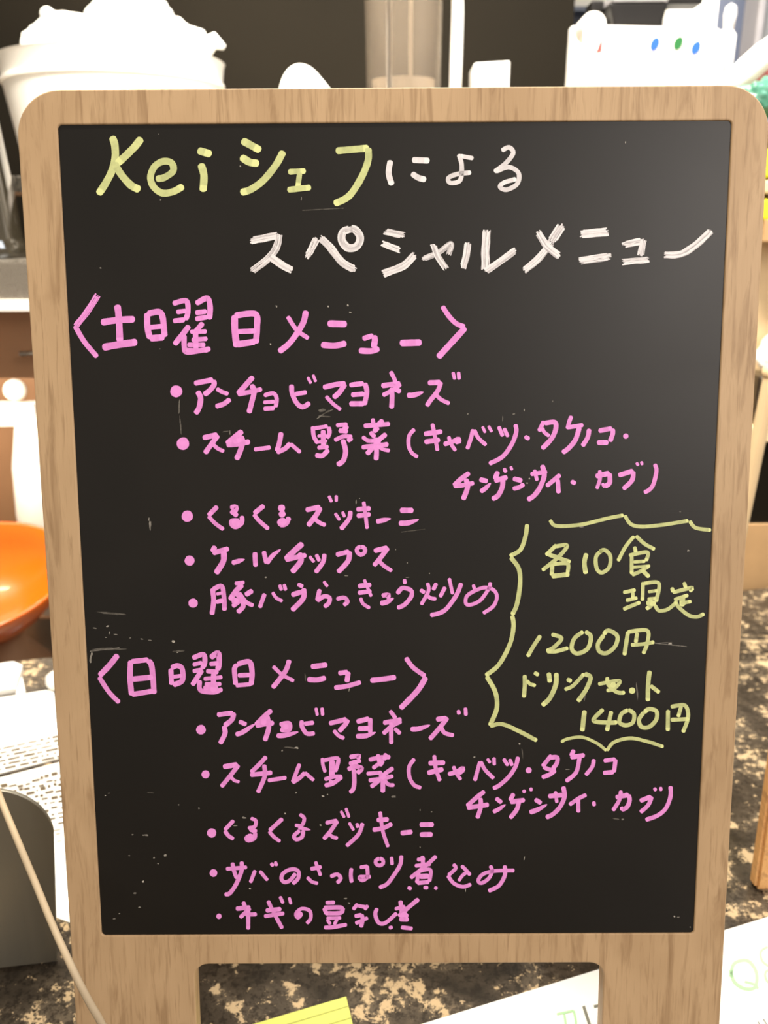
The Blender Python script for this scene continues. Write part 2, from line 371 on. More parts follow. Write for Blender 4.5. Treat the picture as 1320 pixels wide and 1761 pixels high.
# ---- handwriting: (name, label, ink, streaky, [(ox, oy, scale, default width, strokes)])
# a stroke is  width[t|b]: x,y x,y ...   (t tapers off, b is a dry bristly stroke);  o r: x,y is a dot
TXT = [
('title_writing', 'yellow handwriting', 'yellow', [
 (140,220,3.3,42,"175,50 190,100 192,170 175,240 140,310 97,377;340,60 300,110 250,160 200,205;185,200 230,270 280,325 330,352;38:425,290 470,282 520,245 512,200 465,190 415,220 392,280 410,335 460,370 520,362 577,332;662,128 735,150;678,205 695,270 690,360;912,72 1015,128;905,165 955,195 1005,203;40:1145,135 1100,215 1030,300 960,350 905,368;32:1175,250 1270,245;30:1238,255 1227,340;34:1170,352 1300,338"),
 (400,220,2.444,29,"435,97 570,85;570,85 568,140 540,210 490,285 428,320")]),
('title_writing', 'white handwriting', 'white', [
 (400,220,2.444,25,"662,138 655,190 668,240;755,135 825,138;24:752,192 780,210 810,218;18:1010,128 955,118;19:950,112 962,160 955,220 915,232 905,212 940,195 1000,188;19:1130,95 1160,82 1178,105 1150,145 1100,185;19:1105,183 1160,165 1200,190 1195,235 1150,260 1122,248 1140,230 1190,215")]),
('title_writing', 'white bristly handwriting', 'white', [
 (400,370,3,38,"38b:90,132 235,104;38b:238,100 225,165 180,225 95,292;36b:195,215 250,255 305,285;38b:382,222 435,120;40b:448,115 500,165 560,240 632,285;42b:615,72 570,85 562,130 595,168 640,160 658,115 630,75 600,70;36b:782,82 885,105;34b:770,145 865,182;40b:940,200 880,260 775,302;30b:975,228 1060,195 1125,148 1112,205;32b:1032,150 1060,220 1100,278;36b:1212,140 1205,200 1185,272"),
 (800,370,3,38,"46b:108,78 102,180 102,285;38b:102,290 170,245 258,180;48b:500,48 440,140;38b:440,145 370,230 298,288;38b:372,85 420,160 485,212;44b:590,98 735,85;42b:588,238 750,212;36b:810,155 920,130;36b:918,130 900,215;34b:808,242 945,230;36b:1265,80 1190,150 1110,200 1025,205")]),
('heading_writing', None, 'pink', [
 (110,490,4,44,"44b:234,72 165,180 82,286;34:76,282 140,390 228,495;46:258,258 370,242 485,236;46:367,140 378,230 385,390;48:268,430 380,410 500,393;42:572,195 574,290 592,368;42:575,198 655,186 680,230 692,355;34:590,292 680,284;44:592,368 688,360;36:750,128 840,110 853,180 838,240;32:775,187 840,178;34:752,248 830,240;38:908,128 985,92 1005,150 1000,235;34:905,192 980,182;34:905,235 990,220;38:860,282 820,335 760,410;36:826,345 828,430 850,462 1005,440;36:955,262 915,310 900,330;30:870,322 980,320;32:880,378 985,370;32:850,412 970,412;36:905,330 908,440;30:840,448 990,450"),
 (380,510,4,46,"93,130 95,230 108,345;42:95,130 235,120 248,200 240,320;34:110,242 240,237;44:107,330 235,310;40:585,100 560,190 480,310 400,380;30:458,138 520,230 600,288;46:735,186 862,190;42:690,332 780,338 858,322;36:975,290 1045,268;42:1052,270 1058,300 1048,350;40:950,372 1030,375 1085,358"),
 (600,510,4,46,"352,320 495,316;34:641,68 690,140 740,188 795,208;42:798,215 720,300 612,418")]),
('menu_line', None, 'pink', [
 (280,635,5,42,"o52:115,190;44:272,122 430,90;46:438,95 440,135 400,185 355,218;46:300,190 325,250 312,330 282,382;36:462,168 510,195 562,213;42:455,320 520,300 578,258;46:775,65 700,150 645,212;40:645,215 750,195 850,172;46:762,135 785,190 762,290 740,375;36:870,225 950,207 978,250 970,325;32:865,285 960,278;38:867,340 960,334;42:1105,135 1112,210 1150,290 1200,325 1262,290;38:1135,215 1235,197;26:1245,68 1272,122;26:1290,48 1314,108"),
 (540,630,5,42,"44:78,182 180,158 268,147;44:266,152 220,220 167,270;32:102,258 160,320 228,373;42:305,162 425,147;42:437,145 453,220 432,330;42:320,245 430,237;46:305,322 428,322;36:657,45 690,110 700,150;44:580,167 738,147;38:742,152 690,195 590,250;42:666,185 670,260 665,360;42:692,195 742,218;44t:800,250 860,246 935,222;44:980,142 1085,138;40:1090,135 1062,210 1000,290 967,340;34:1032,230 1090,285 1162,320;30:1192,50 1208,112;30:1240,48 1245,112")]),
('menu_line', None, 'pink', [
 (290,715,5,42,"o54:123,240;46:295,190 418,163;44:425,168 370,240 312,322;34:372,235 420,280 475,306;48:632,132 560,190 500,240;44:500,250 600,242 695,222;46:622,175 635,230 612,310 582,375;40:560,225 620,205;36:735,290 875,272;42:967,145 952,230 930,305;42:930,315 1000,282 1045,237;34:1045,240 1132,315"),
 (520,710,5,40,"36:88,118 97,200 130,262;34:92,135 215,115;38:225,122 232,170 212,218;26:130,200 200,190;26:130,252 210,240;42:177,150 180,300;36:130,300 222,292;42:112,365 170,368 222,318;36:290,107 385,98;46:385,110 350,155;40:312,152 388,160;36:275,235 350,203 425,205;38:425,215 388,242;44:347,232 370,330 350,410 300,448;40:528,112 650,103 748,95;36:602,50 615,125;42:690,62 645,108;42:650,125 612,162;38:582,165 620,208;42:718,182 652,235;34:515,205 560,238 620,240;40:510,297 620,282 735,270;42:626,225 636,320 632,405;42:608,292 553,355;32:642,280 690,312 748,325;56:610,238 670,240;34:960,140 915,200 912,285 940,345 990,380;42:1045,182 1198,160;42:1050,250 1178,232;34:1115,95 1137,200 1160,325"),
 (720,705,5,36,"40:215,295 290,272 340,248 345,285;32:255,228 275,290 315,350;46:310,278 340,265;36:465,168 447,240 415,335;34:475,172 510,240 577,302;26:545,143 570,195;26:597,138 626,188;34:685,143 720,225;32:732,158 765,230;38:830,125 836,190 800,290 720,400 605,463;36:910,228 948,250"),
 (890,700,5,38,"38:222,122 205,160 182,208;42:228,138 318,132 325,190 290,270 208,358;32:210,180 225,215 270,250;36:460,78 440,130 427,188;36:432,175 560,155;42:530,172 495,280 440,350 385,393;40:613,190 600,260 555,335;40:695,205 808,183;40:815,188 815,230 792,295;44:682,305 775,305;o23:927,250")]),
('menu_line', None, 'pink', [
 (770,780,5,38,"42:183,165 110,220 50,275;40:50,280 130,272 222,252;44:155,218 168,290 130,395;40:272,222 338,238;40t:280,328 320,300 365,255;42:428,155 402,220;44:400,233 508,203;42:472,212 465,290 430,360 380,392;30:480,127 498,160;26:538,110 550,142;40:560,215 635,233;38:558,303 610,290 652,262;38:710,177 848,157;32:742,140 765,232;42:810,100 826,190 790,290 740,360 685,398;38:963,182 900,235 845,280;38:942,222 950,340;38:1058,238 1095,258"),
 (900,780,5,38,"44:620,195 735,168;32:653,145 655,220 628,302;42:738,170 738,250 698,285;28:695,290 675,255;42:815,187 940,148;40:943,153 930,230 855,305;26:968,78 985,103;26:1010,68 1018,98;36:1127,90 1140,150 1115,260 1080,310 1035,335")]),
('menu_line', None, 'pink', [
 (300,840,5,42,"o49:110,238;42:368,155 292,232;34:292,238 350,300 422,352;42:482,162 530,160 522,195 492,208;42:485,192 540,235;40t:582,238 575,300 525,330 490,310 490,272 550,262;o36:528,292;42:768,147 685,215;36:682,222 730,280 808,348;56:895,168 945,168;56:915,200 935,240;44:985,248 960,300 922,312 902,290 930,265;o34:930,285"),
 (500,840,5,42,"42:130,185 250,158;44:255,163 220,225 147,320;36:187,242 240,290 297,316;28:327,64 350,116;28:390,60 390,112;28:380,213 420,272;28:443,200 462,245;40:513,195 500,260 430,350;40:565,180 682,172;40:568,235 682,222;32:625,115 640,220 655,345;42t:735,285 855,260;46:940,188 1050,188;44t:930,300 1010,295 1095,268")]),
('menu_line', None, 'pink', [
 (305,925,5,42,"o43:105,195;46:323,72 302,120;44:305,130 440,92;50:400,118 395,200 332,305;42t:470,215 575,185;40:667,125 668,180 672,245;38:742,115 765,218;40t:768,218 820,150 885,100"),
 (480,925,5,42,"50:200,48 130,110 55,185;42:55,188 140,168 230,148;48:177,130 185,200 110,295;28:260,158 300,208;32:318,143 345,198;40:390,138 375,210 312,297;42:490,145 600,117;44:607,118 590,200 505,295;36:702,73 670,90 668,118 700,145 733,125 735,90 702,73;42:815,112 930,83;40:935,85 870,170 813,238;34:850,190 900,240 967,283")]),
('menu_line', None, 'pink', [
 (315,985,5,40,"o40:85,260;42:252,135 262,240 247,358;40:255,142 330,115 350,200 355,322;26:285,182 340,172;38:280,250 345,238;34:445,92 525,82;46:508,102 450,160 402,232;40:455,172 490,230 425,288;54:420,242 470,242;36:480,172 540,250 602,282;42:512,232 515,290 468,340;42:595,152 535,190;36:700,180 658,298;30:767,168 800,215 852,243;30:828,103 845,150;30:867,98 880,150;34:985,98 1028,118;42:932,190 1020,163 1045,180;44:1037,135 1030,220 935,322;28:1207,74 1240,118;38:1172,142 1152,238;38:1150,240 1210,202 1258,215 1250,260 1212,292"),
 (520,985,5,36,"36:293,225 360,213 388,248 355,278;40:480,115 588,102;38:478,172 590,158;28:530,58 590,202;30:498,215 520,265 578,303;38:682,195 740,188 730,220;44t:670,262 720,252 780,218;32:875,55 880,95;38:812,178 860,130 930,150 935,200 880,270 815,303"),
 (640,980,5,36,"32:475,112 482,180 420,298;34:412,172 450,195;34:550,115 522,172;32:460,210 500,242 548,250;34:625,148 582,232;30:660,72 690,208;38:765,115 720,220 640,330 580,370 500,390;30:866,128 880,170;32:1015,108 1000,160 930,258 850,298 805,290 808,232 860,190 960,152 1040,172 1070,230 1040,310 953,373")]),
('heading_writing', None, 'pink', [
 (155,1110,4,38,"40:190,65 130,140 65,207;32:62,217 130,320 200,392;38:278,105 275,220 285,340;34:282,110 400,97;38:402,100 425,150 440,330;38:290,232 430,217;34:287,337 430,313;34:555,160 560,268;36:558,152 600,138 633,160 633,240 572,272;26:572,215 630,207;34:705,85 780,62 788,120 770,158;28:707,132 770,117;28:707,177 770,165;38:828,82 880,52 888,110 878,168;32:822,127 880,122;32:800,175 880,182;34:770,168 702,272;32:752,240 760,308 850,320 908,300;28:782,230 908,217;28:790,265 900,265;30:780,290 878,287;36:850,190 845,318;34:1010,130 992,160 1000,268;36:1012,127 1095,112 1113,180 1108,270;32:1017,205 1100,202;28:1002,275 1108,265"),
 (420,1110,4,34,"34:310,100 280,180 195,290;26:198,143 260,200 340,243;36:460,145 568,132;36:435,233 500,236 558,222;34:648,190 712,182;34:715,182 705,250;32:620,290 700,280 800,252;36:868,240 960,230 1040,218;32:1110,85 1160,150 1242,210;38:1248,217 1190,310 1073,432")]),
('menu_line', None, 'pink', [
 (325,1205,5,42,"o42:103,248;42:243,120 378,103;44:385,103 370,160 305,215;42:302,215 310,280 268,368;38:430,177 492,203;42t:402,290 460,270 565,200;42:708,80 640,140 575,205;44:575,213 650,198 728,190;42:672,130 685,230 652,342;46:640,170 640,190;38:780,202 862,193 860,250 785,250;44:795,225 850,222;40t:755,300 830,296 935,268;38:968,170 970,220 1010,280 1078,280;38:990,197 1072,187;28:1090,60 1103,126;30:1142,60 1148,126"),
 (550,1205,5,42,"40:80,195 228,158;42:240,162 220,200 165,262;34:118,255 160,300 208,323;42:317,180 422,153;38:432,150 432,278;42:328,240 420,236;42t:312,305 400,300 475,272;34:602,85 650,150;40:545,190 698,160;38:698,175 620,215 543,283;36:611,190 612,370;34:642,237 690,283;42t:780,245 850,240 942,210;42:1000,160 1088,148;40:1095,145 1030,230 943,330;36:1032,212 1070,275 1148,298;32:1188,80 1195,116;32:1249,60 1254,126")]),
('menu_line', None, 'pink', [
 (335,1285,5,40,"o35:92,232;44:245,168 365,147;38:375,152 300,250 228,338;28:307,250 340,285 383,297;38:613,80 560,140 483,215;40:478,237 570,227 662,217;38:597,150 600,250 542,388;34:628,285 785,260;34:900,143 870,220 840,300;38:838,302 900,262 945,218;32:945,217 1022,284"),
 (540,1285,5,38,"30:70,92 75,150 95,213;34:82,112 200,93 200,150 180,208;50:155,112 152,248;34:90,275 170,252 238,250;38:92,328 160,310 238,252;36:130,290 150,300;38:305,82 388,73 372,100;38:302,142 400,112;54:345,112 350,170;40:290,190 350,163 408,180 372,222;38:342,190 345,300 335,360 307,388;38:472,107 560,88 652,82;34:547,60 560,130;34:614,52 602,110;34:570,130 503,180;42:590,112 562,158;34:452,226 580,216;38:678,177 602,230;36:470,285 570,270 678,247;40:577,222 590,300 590,385;38:560,282 488,340;32:602,282 640,320 688,325;54:565,232 608,258;34:860,98 815,170 820,260 860,325 918,348;42:985,135 1122,131;42:975,220 1108,187;34:1031,68 1045,180 1080,288;38:1152,230 1220,212 1278,177 1270,213;32:1196,162 1220,220 1260,278;o28:1255,205"),
 (800,1270,5,34,"34:125,198 105,270 80,362;34:130,198 170,270 242,342;26:187,173 213,208;30:245,163 248,228;32:327,173 365,232;32:380,177 400,232;36:452,158 430,240 370,330 290,402 238,428;o26:543,272;36:738,143 662,238;38:722,162 788,162 785,210 750,260;34:668,245 720,265 773,270;38:773,272 720,310 658,333;38:930,98 907,150;40:903,160 1022,142;36:982,160 950,290 863,368;34:1103,178 1090,240 1033,313;36:1188,190 1288,177;36:1290,178 1275,288;38:1183,295 1275,287")]),
('menu_line', None, 'pink', [
 (790,1340,5,38,"38:213,103 140,160 63,230;40:65,245 150,232 248,217;38:180,160 180,240 152,333;36:312,162 360,200;36t:288,280 330,260 392,218;38:464,123 432,180;40:435,195 558,177;38:512,182 490,260 433,333;30:547,92 560,113;28:612,72 615,100;38:647,172 700,205;40t:603,285 670,260 748,217;40:763,145 913,132;30:822,103 835,200;38:891,63 900,150 860,240 800,300 743,328;34:1087,132 1020,165 943,218;34:1017,167 1020,283;32:1151,192 1156,228"),
 (920,1340,5,38,"40:692,155 800,132;34:736,98 720,180 667,268;38:802,132 810,180 790,235 752,258 738,238;38:900,185 993,148;36:1000,148 970,220 903,283;28:1022,73 1035,98;28:1076,66 1080,98;36:1161,60 1160,150 1120,250 1050,310 948,348")]),
('menu_line', None, 'pink', [
 (345,1385,5,36,"o40:95,235;34:283,128 207,210;34:207,217 240,260 283,288;32:432,108 474,130 465,180 408,195;40:422,202 480,225;38:470,232 460,280 412,300 392,280 430,255;o34:425,275;36:703,112 592,215;32:588,222 630,270 683,308;32:852,74 890,110 870,170 812,170;32t:840,190 940,208;34:883,215 870,270 822,293 802,260 850,215"),
 (520,1385,5,34,"36:200,150 298,128;36:300,132 240,220 182,288;30:217,232 260,270 302,280;26:330,48 360,103;26:373,24 400,103;26:400,148 440,213;30:467,153 475,190;34:517,153 480,250 378,348;40:640,125 738,119;38:605,210 690,195 768,158;32:666,54 690,220 735,356;42:845,238 942,226;42:1008,165 1125,164;42:1010,250 1115,249")]),
('menu_line', None, 'pink', [
 (350,1460,5,34,"o33:85,205;34:195,170 372,156;34:248,118 260,180 285,252;36:328,108 325,190 280,300 225,380 182,390;32:443,183 402,287;30:483,188 550,268;32:578,122 600,145;28:615,108 630,143;34:790,210 740,270 692,283 668,250 690,202 760,172 813,190 813,250 767,298;34:920,170 1012,152;30:961,108 1005,227;30:890,242 930,280 982,295;34:1090,235 1150,217 1178,250 1148,292;34:1270,164 1265,225 1272,286"),
 (580,1460,4,27,"26:155,125 208,117;26:205,115 205,190 170,215 152,192 228,190;26:290,62 264,78 266,102 292,112 314,98 312,74 290,62;24:371,54 376,108;28:440,44 430,110 380,190 340,240 288,265;26:548,72 600,67;28:583,48 590,120;26:533,115 640,102;28:678,48 620,102 503,198;26:560,150 638,142 633,222;26:560,150 545,232;36:565,188 628,185;28:548,233 630,225;26:484,262 508,274;26:593,263 622,265;24:667,262 679,269;26:797,103 814,130 763,180;26:852,113 880,140 913,178;24:898,152 860,180 833,218;26:758,182 800,235 860,258 918,242;26:1051,113 1063,150 1040,200 990,233 968,215 1000,172 1080,150 1215,146;28:1150,113 1150,180 1110,250 1038,288")]),
('menu_line', None, 'pink', [
 (360,1535,3.474,24,"o16:57,140;24:202,54 216,92;26:160,95 243,87;24:243,92 183,148;24:232,92 232,218;24:215,130 282,128;23:350,48 380,110 435,212;26:338,106 428,97;24:328,140 446,122;20:422,22 440,63;18:476,28 487,67;22:548,130 528,150 517,125 550,95 598,107 605,150 582,183;o18:540,130;24:695,60 748,58;26:684,90 788,90 783,120 692,123;24:684,92 700,128;20:700,152 785,150;20:703,160 722,188;20:763,157 745,190;24:685,208 740,205 820,190;22:885,67 858,100;22:888,78 935,86;22:946,76 926,100;24:868,140 910,132;22:945,150 872,183;24:910,130 915,160 905,205;24:1000,93 990,130 1010,178 1050,180 1118,122;22:1108,97 1168,82;26:1140,48 1150,130;26:1248,38 1190,86 1130,140;42:1152,122 1178,150;26:1135,158 1188,160;22:1072,210 1093,205;24:1145,206 1212,214")]),
('bracket_mark', None, 'yellow', [
 (820,870,3.143,20,"20:392,78 430,108 560,101 700,68 790,50;20:797,52 830,98 890,112 1010,101 1140,80;20:1147,82 1180,118 1262,131;23:270,100 262,160 235,235 178,271;24:182,277 225,340 232,420 215,530 190,588"),
 (820,1050,4,30,"30:242,34 250,110 225,230 150,370 60,446;31:66,452 125,560 135,670 88,790;28:90,792 170,780 270,820 410,893")]),
('bracket_mark', None, 'yellow', [(820,1050,4,22,"21:578,903 620,882 720,870 820,910 888,962;24:892,962 940,905 1050,877 1170,900 1280,936")]),
('quantity_writing', None, 'yellow', [
 (900,900,4,27,"225,148 153,218;215,158 298,152 240,230 128,322;29:168,212 320,266;28:197,282 192,358;26:203,280 300,277 303,340;32:193,363 312,350;32:430,208 417,270 426,345;27:540,182 497,230 502,310 537,338 588,300 594,222 555,182 520,195;26:758,88 700,160 648,258;26:772,86 830,140 900,178;26:762,160 770,200;26:725,220 848,198 843,258;26:742,225 742,348;22:755,265 835,260;20:745,302 868,292;26:745,355 800,330 860,292;28:812,320 862,368"),
 (900,900,4,27,"25:685,475 768,457;25:703,530 780,512;24:750,470 750,520;26:685,590 800,542;25:820,404 815,530;26:825,412 928,412 910,538;22:855,470 920,462;22:852,520 910,515;28:850,548 880,560 842,588;25:900,562 930,600 990,590 1050,542;36:845,545 905,550;26:1018,442 1027,472;26:1025,475 1158,442 1142,468;25:1102,405 1115,445;25:1035,525 1130,493;38:1090,502 1090,568;25:1082,550 1152,536;26:1042,532 1060,570 1130,630 1190,643 1240,622")]),
('price_writing', None, 'yellow', [
 (870,1060,4,28,"235,132 190,200 147,275;27:313,122 380,150 332,208 278,238;28:280,240 340,240 425,217;29:545,102 582,140 560,220 490,255 450,222 468,152 528,104;29:670,128 630,190 640,240 690,252 750,202 762,132 702,96 668,122;28:837,104 825,180 812,266;27:835,106 968,97 970,180 942,256;26:900,112 890,180;26:858,195 940,190 1016,176")]),
('price_writing', None, 'yellow', [
 (870,1060,4,28,"28:127,404 128,470 121,556;25:140,440 165,465 202,475;27:193,386 222,403;32:292,388 300,452;33:345,390 340,470 300,560 248,612;30:418,432 448,445;26:403,503 460,475 535,395;31:540,393 580,420 550,500 493,583;25:633,465 778,442 740,498 690,510;27:693,418 702,470 760,520 815,525;o20:735,470;o22:865,510;31:985,375 975,470 973,580;27:992,476 1052,523"),
 (880,1140,4,28,"32:498,328 482,468;29:625,318 560,395 660,410 722,408;29:682,332 652,466;28:798,320 838,350 830,408 782,428 738,408 752,350 798,322;29:905,338 872,390 888,438 940,440 990,390 992,332 942,316 908,338;28:1072,324 1070,466;27:1092,300 1188,292 1210,370 1175,476;26:1162,297 1142,370;27:1092,390 1215,385")]),
]
layer = [0]
def put_strip(bm, lay, pts, widths, dens, z):
    """flat ribbon of ink following pts (pixels) on the panel"""
    n = len(pts); L = []; Rr = []
    for i in range(n):
        a = pts[max(i-1, 0)]; b = pts[min(i+1, n-1)]
        dx, dy = b[0]-a[0], b[1]-a[1]; d = math.hypot(dx, dy) or 1
        nx, ny = -dy/d, dx/d; w_ = widths[i]/2
        L.append(bm.verts.new((*B(pts[i][0]+nx*w_, pts[i][1]+ny*w_), z)))
        Rr.append(bm.verts.new((*B(pts[i][0]-nx*w_, pts[i][1]-ny*w_), z)))
        L[-1][lay] = Rr[-1][lay] = dens[i]
    for i in range(n-1): bm.faces.new((L[i], L[i+1], Rr[i+1], Rr[i]))
    def cap(i, j, l, r):
        a, b = pts[i], pts[j]; dx, dy = a[0]-b[0], a[1]-b[1]; d = math.hypot(dx, dy) or 1
        dx /= d; dy /= d; w_ = widths[i]/2; vs = [l]
        for k in range(1, 7):
            t = math.pi*k/7
            x = -dy*math.cos(t)*w_ + dx*math.sin(t)*w_*.75; y = dx*math.cos(t)*w_ + dy*math.sin(t)*w_*.75
            if i == 0: pass
            v = bm.verts.new((*B(a[0]+x, a[1]+y), z)); v[lay] = dens[i]; vs.append(v)
        vs.append(r); bm.faces.new(vs)
    cap(n-1, n-2, L[-1], Rr[-1])
    # at the start the travel direction is reversed, so left and right swap
    cap(0, 1, Rr[0], L[0])
def stroke(bm, lay, pts, wd, flag, inkname):
    layer[0] += 1; z = .00012 + (layer[0] % 60)*.0000015
    path = catmull(pts, 2.2); n = len(path); sd = random.random()*50
    lo = .62 if inkname == 'yellow' else .74
    if flag == 'b':
        k = max(7, int(wd/1.5))
        for j in range(k):
            off = (j+.5)/k*2-1
            layer[0] += 1; z = .00012 + (layer[0] % 60)*.0000015
            s0 = int(random.random()*2.2*(1+abs(off))); s1 = n - int(random.random()*2.2*(1+abs(off)))
            if s1 - s0 < 3: continue
            sub = path[s0:s1]; q = []
            for i, (x, y) in enumerate(sub):
                a = sub[max(i-1, 0)]; b = sub[min(i+1, len(sub)-1)]
                dx, dy = b[0]-a[0], b[1]-a[1]; d = math.hypot(dx, dy) or 1
                wob = (noise.noise(Vector((sd+j*3.1, i*.15, 0))))*.8
                q.append((x - dy/d*(off*wd*.46+wob), y + dx/d*(off*wd*.46+wob)))
            base = random.choice((.5, .7, .85, 1.0, 1.0)) if inkname == 'white' else random.choice((.5, .9, 1, 1))
            ww = wd/k*random.uniform(.75, 1.9)
            put_strip(bm, lay, q, [ww*(1+.25*noise.noise(Vector((sd+j, i*.3, 4)))) for i in range(len(q))],
                      [max(0, min(1, base + .25*noise.noise(Vector((i*.12, j*.7, sd))))) for i in range(len(q))], z)
        return
    ws_, ds = [], []
    for i in range(n):
        t = i/(n-1)
        f = 1 + .07*noise.noise(Vector((i*.22, sd, 0)))
        if flag == 't' and t > .45: f *= 1 - .75*((t-.45)/.55)**1.4
        ws_.append(wd*f)
        dist_end = (n-1-i)*2.2
        ds.append(1.0 if dist_end < wd*.55 else min(1, lo + .22*noise.noise(Vector((i*.08, sd, 3))) + (.12 if i < 3 else 0)))
    # stop short of the ends so the round caps finish where the photograph's strokes do
    put_strip(bm, lay, path, ws_, ds, z)
def write(name, label, inkname, crops):
    bm = bmesh.new(); lay = bm.verts.layers.float.new('ink_load')
    for ox, oy, s, dw, txt in crops:
        for tok in txt.split(';'):
            wd, flag = dw, ''
            if ':' in tok:
                h, tok = tok.split(':')
                if h[0] == 'o': flag = 'o'; h = h[1:]
                elif h[-1] in 'tb': flag = h[-1]; h = h[:-1]
                wd = float(h)
            pts = [tuple(map(float, q.split(','))) for q in tok.split()]
            pts = [(ox + x/s, oy + y/s) for x, y in pts]; wd = wd/s
            if flag == 'o':
                layer[0] += 1; z = .00012 + (layer[0] % 60)*.0000015; (x, y) = pts[0]; vs = []
                for k in range(20):
                    a = 2*math.pi*k/20; rr = wd*(1+.05*noise.noise(Vector((math.cos(a)*1.5, math.sin(a)*1.5, x))))
                    v = bm.verts.new((*B(x+rr*math.cos(a), y-rr*math.sin(a)), z)); v[lay] = .92; vs.append(v)
                bm.faces.new(vs)
            else:
                # pull the ends in by the cap length
                if flag != 'b' and len(pts) >= 2:
                    def pull(a, b, d):
                        L = math.hypot(a[0]-b[0], a[1]-b[1])
                        if L < d*1.6: return a
                        return (a[0]+(b[0]-a[0])*d/L, a[1]+(b[1]-a[1])*d/L)
                    pts[0] = pull(pts[0], pts[1], wd*.28)
                    if flag != 't': pts[-1] = pull(pts[-1], pts[-2], wd*.28)
                stroke(bm, lay, pts, wd, flag, inkname)
    for f in bm.faces:
        f.normal_update()
        if f.normal.z < 0: f.normal_flip()
    o = link(name, bm, M[inkname], pan, recalc=False)
    o.matrix_local = Matrix.Translation((0, 0, .0015))
    if label: o['label'] = label
    return o
for name, label, inkname, crops in TXT: write(name, label or (inkname + ' handwriting'), inkname, crops)
# chalk dust and specks left on the panel
SP = [(173,461,4,2,.7),(258,903,4,18,1.0),(256,893,2,6,.5),(201,1056,8,3,1),(163,1080,9,2,.6),(185,1077,6,3,.7),(188,1088,2,6,.45),(199,1091,8,1.5,.5),(182,1096,5,1.5,.7),
 (224,1097,4,1.5,.4),(244,1099,6,2,.6),(258,1101,8,1.5,.35),(298,1103,6,5,.8),(305,1121,5,4,.8),(156,1133,4,18,1.0),(158,1124,3,6,.7),(187,1116,60,5,.3),(195,1055,62,4,.28),(306,1120,26,4,.25),
 (306,670,2,10,.35),(308,700,3,26,.4),(310,730,3,34,.35),(395,744,2,10,.3),(560,716,24,3,.35),(553,706,16,6,.35),(388,742,14,2,.35),(562,764,3,12,.3),
 (475,527,3,4,.7),(465,592,3,4,.9),(564,527,3,3,.8),(598,525,3,4,.9),(602,537,5,2,.6),(510,1286,8,4,.8),(500,1286,24,3,.3),(485,1291,3,3,.6),(555,1369,5,3,.8),(563,1366,3,2,.7),(509,1363,3,3,.6),(420,1406,8,4,.4),
 (404,1420,9,2,.5),(490,1399,3,3,.8),(551,1419,4,3,1),(430,1528,4,3,.9),(247,1436,4,2,.6),(252,1436,9,4,.5),(228,1435,4,2,.5),(284,1471,6,4,.6),(265,1475,4,3,.5),(272,1485,4,2,.5),(222,1471,4,2,.4),
 (246,1516,4,4,1),(240,1560,6,2,.6),(205,1571,4,2,.5),(196,1580,6,2,.35),(181,1368,3,2,.7),(187,1364,4,1.5,.5),(232,1536,7,3,.35),(258,1363,14,2,.25),(307,1384,3,2,.6),(342,1390,3,3,.7),
 (1183,947,5,3,.8),(1152,1107,7,4,.8),(1145,1105,24,2,.3),(1005,1200,2,14,.6),(1095,1190,2.5,32,.45),(1159,1576,3,3,.9),(1166,1577,5,1.5,.5),(1186,1594,2,3,.6),(864,720,2,12,.5),(883,712,6,2,.4),(804,712,3,2,.5),
 (901,705,2,6,.5),(1075,245,2,4,.7),(612,863,2,9,.6),(618,857,2,2,.6),(906,831,3,3,.8),(910,823,3,3,.7),(1060,1408,14,3,.3),(1000,906,9,3,.4),(1169,880,3,1,.6),(893,1279,3,4,.8),(815,1302,4,3,.6),(898,1296,2,20,.35),
 (888,1315,3,6,.6),(975,1323,10,2,.35),(1070,1409,6,3,.35),(525,1165,3,16,.3),(600,1186,2,6,.5),(518,342,2,8,.3),(676,1370,10,4,.3),(800,1530,2,8,.6),(594,1545,8,3,.4),(600,1553,5,3,.4),(901,1476,2,8,.5),
 (680,945,2,3,.4),(700,968,3,2,.4),(738,986,3,3,.6),(457,993,4,3,.5),(595,990,8,1.5,.5),(700,993,10,1.5,.3),(742,1396,3,2,.8),(722,1393,2,3,.7),(722,1457,2,3,.6),(950,690,2,3,.3),(275,600,2,2,.3),(273,231,2,2,.2),(413,286,3,3,.7),(276,344,3,3,.5)]
bm = bmesh.new(); lay = bm.verts.layers.float.new('ink_load')
for x, y, w_, h_, d in SP:
    layer[0] += 1; z = .00006 + (layer[0] % 30)*.000001; vs = []
    ang = random.uniform(-.5, .5)
    for k in range(9):
        a = 2*math.pi*k/9; rr = .5*random.uniform(.6, 1.15)
        dx, dy = rr*w_*math.cos(a), -rr*h_*math.sin(a)
        v = bm.verts.new((*B(x+dx*math.cos(ang*.3)-dy*math.sin(ang*.3), y+dx*math.sin(ang*.3)+dy*math.cos(ang*.3)), z))
        v[lay] = d*(.9 if max(w_, h_) < 12 else .40); vs.append(v)
    bm.faces.new(vs)
for (a, b, d) in (((545,720),(565,706),.4),((548,716),(572,704),.3),((590,358),(520,362),.12),((1110,1104),(1180,1112),.35),((155,1120),(205,1114),.35),((690,915),(730,910),.06)):
    path = catmull([a, b], 2.2); put_strip(bm, lay, path, [1.6]*len(path), [d*random.uniform(.4, 1) for _ in path], .00009)
for f in bm.faces:
    f.normal_update()
    if f.normal.z < 0: f.normal_flip()
o = link('chalk_smudges', bm, M['smudge'], pan, recalc=False); o.matrix_local = Matrix.Translation((0, 0, .0015))
o['label'] = 'pale chalk specks'; o['kind'] = 'stuff'

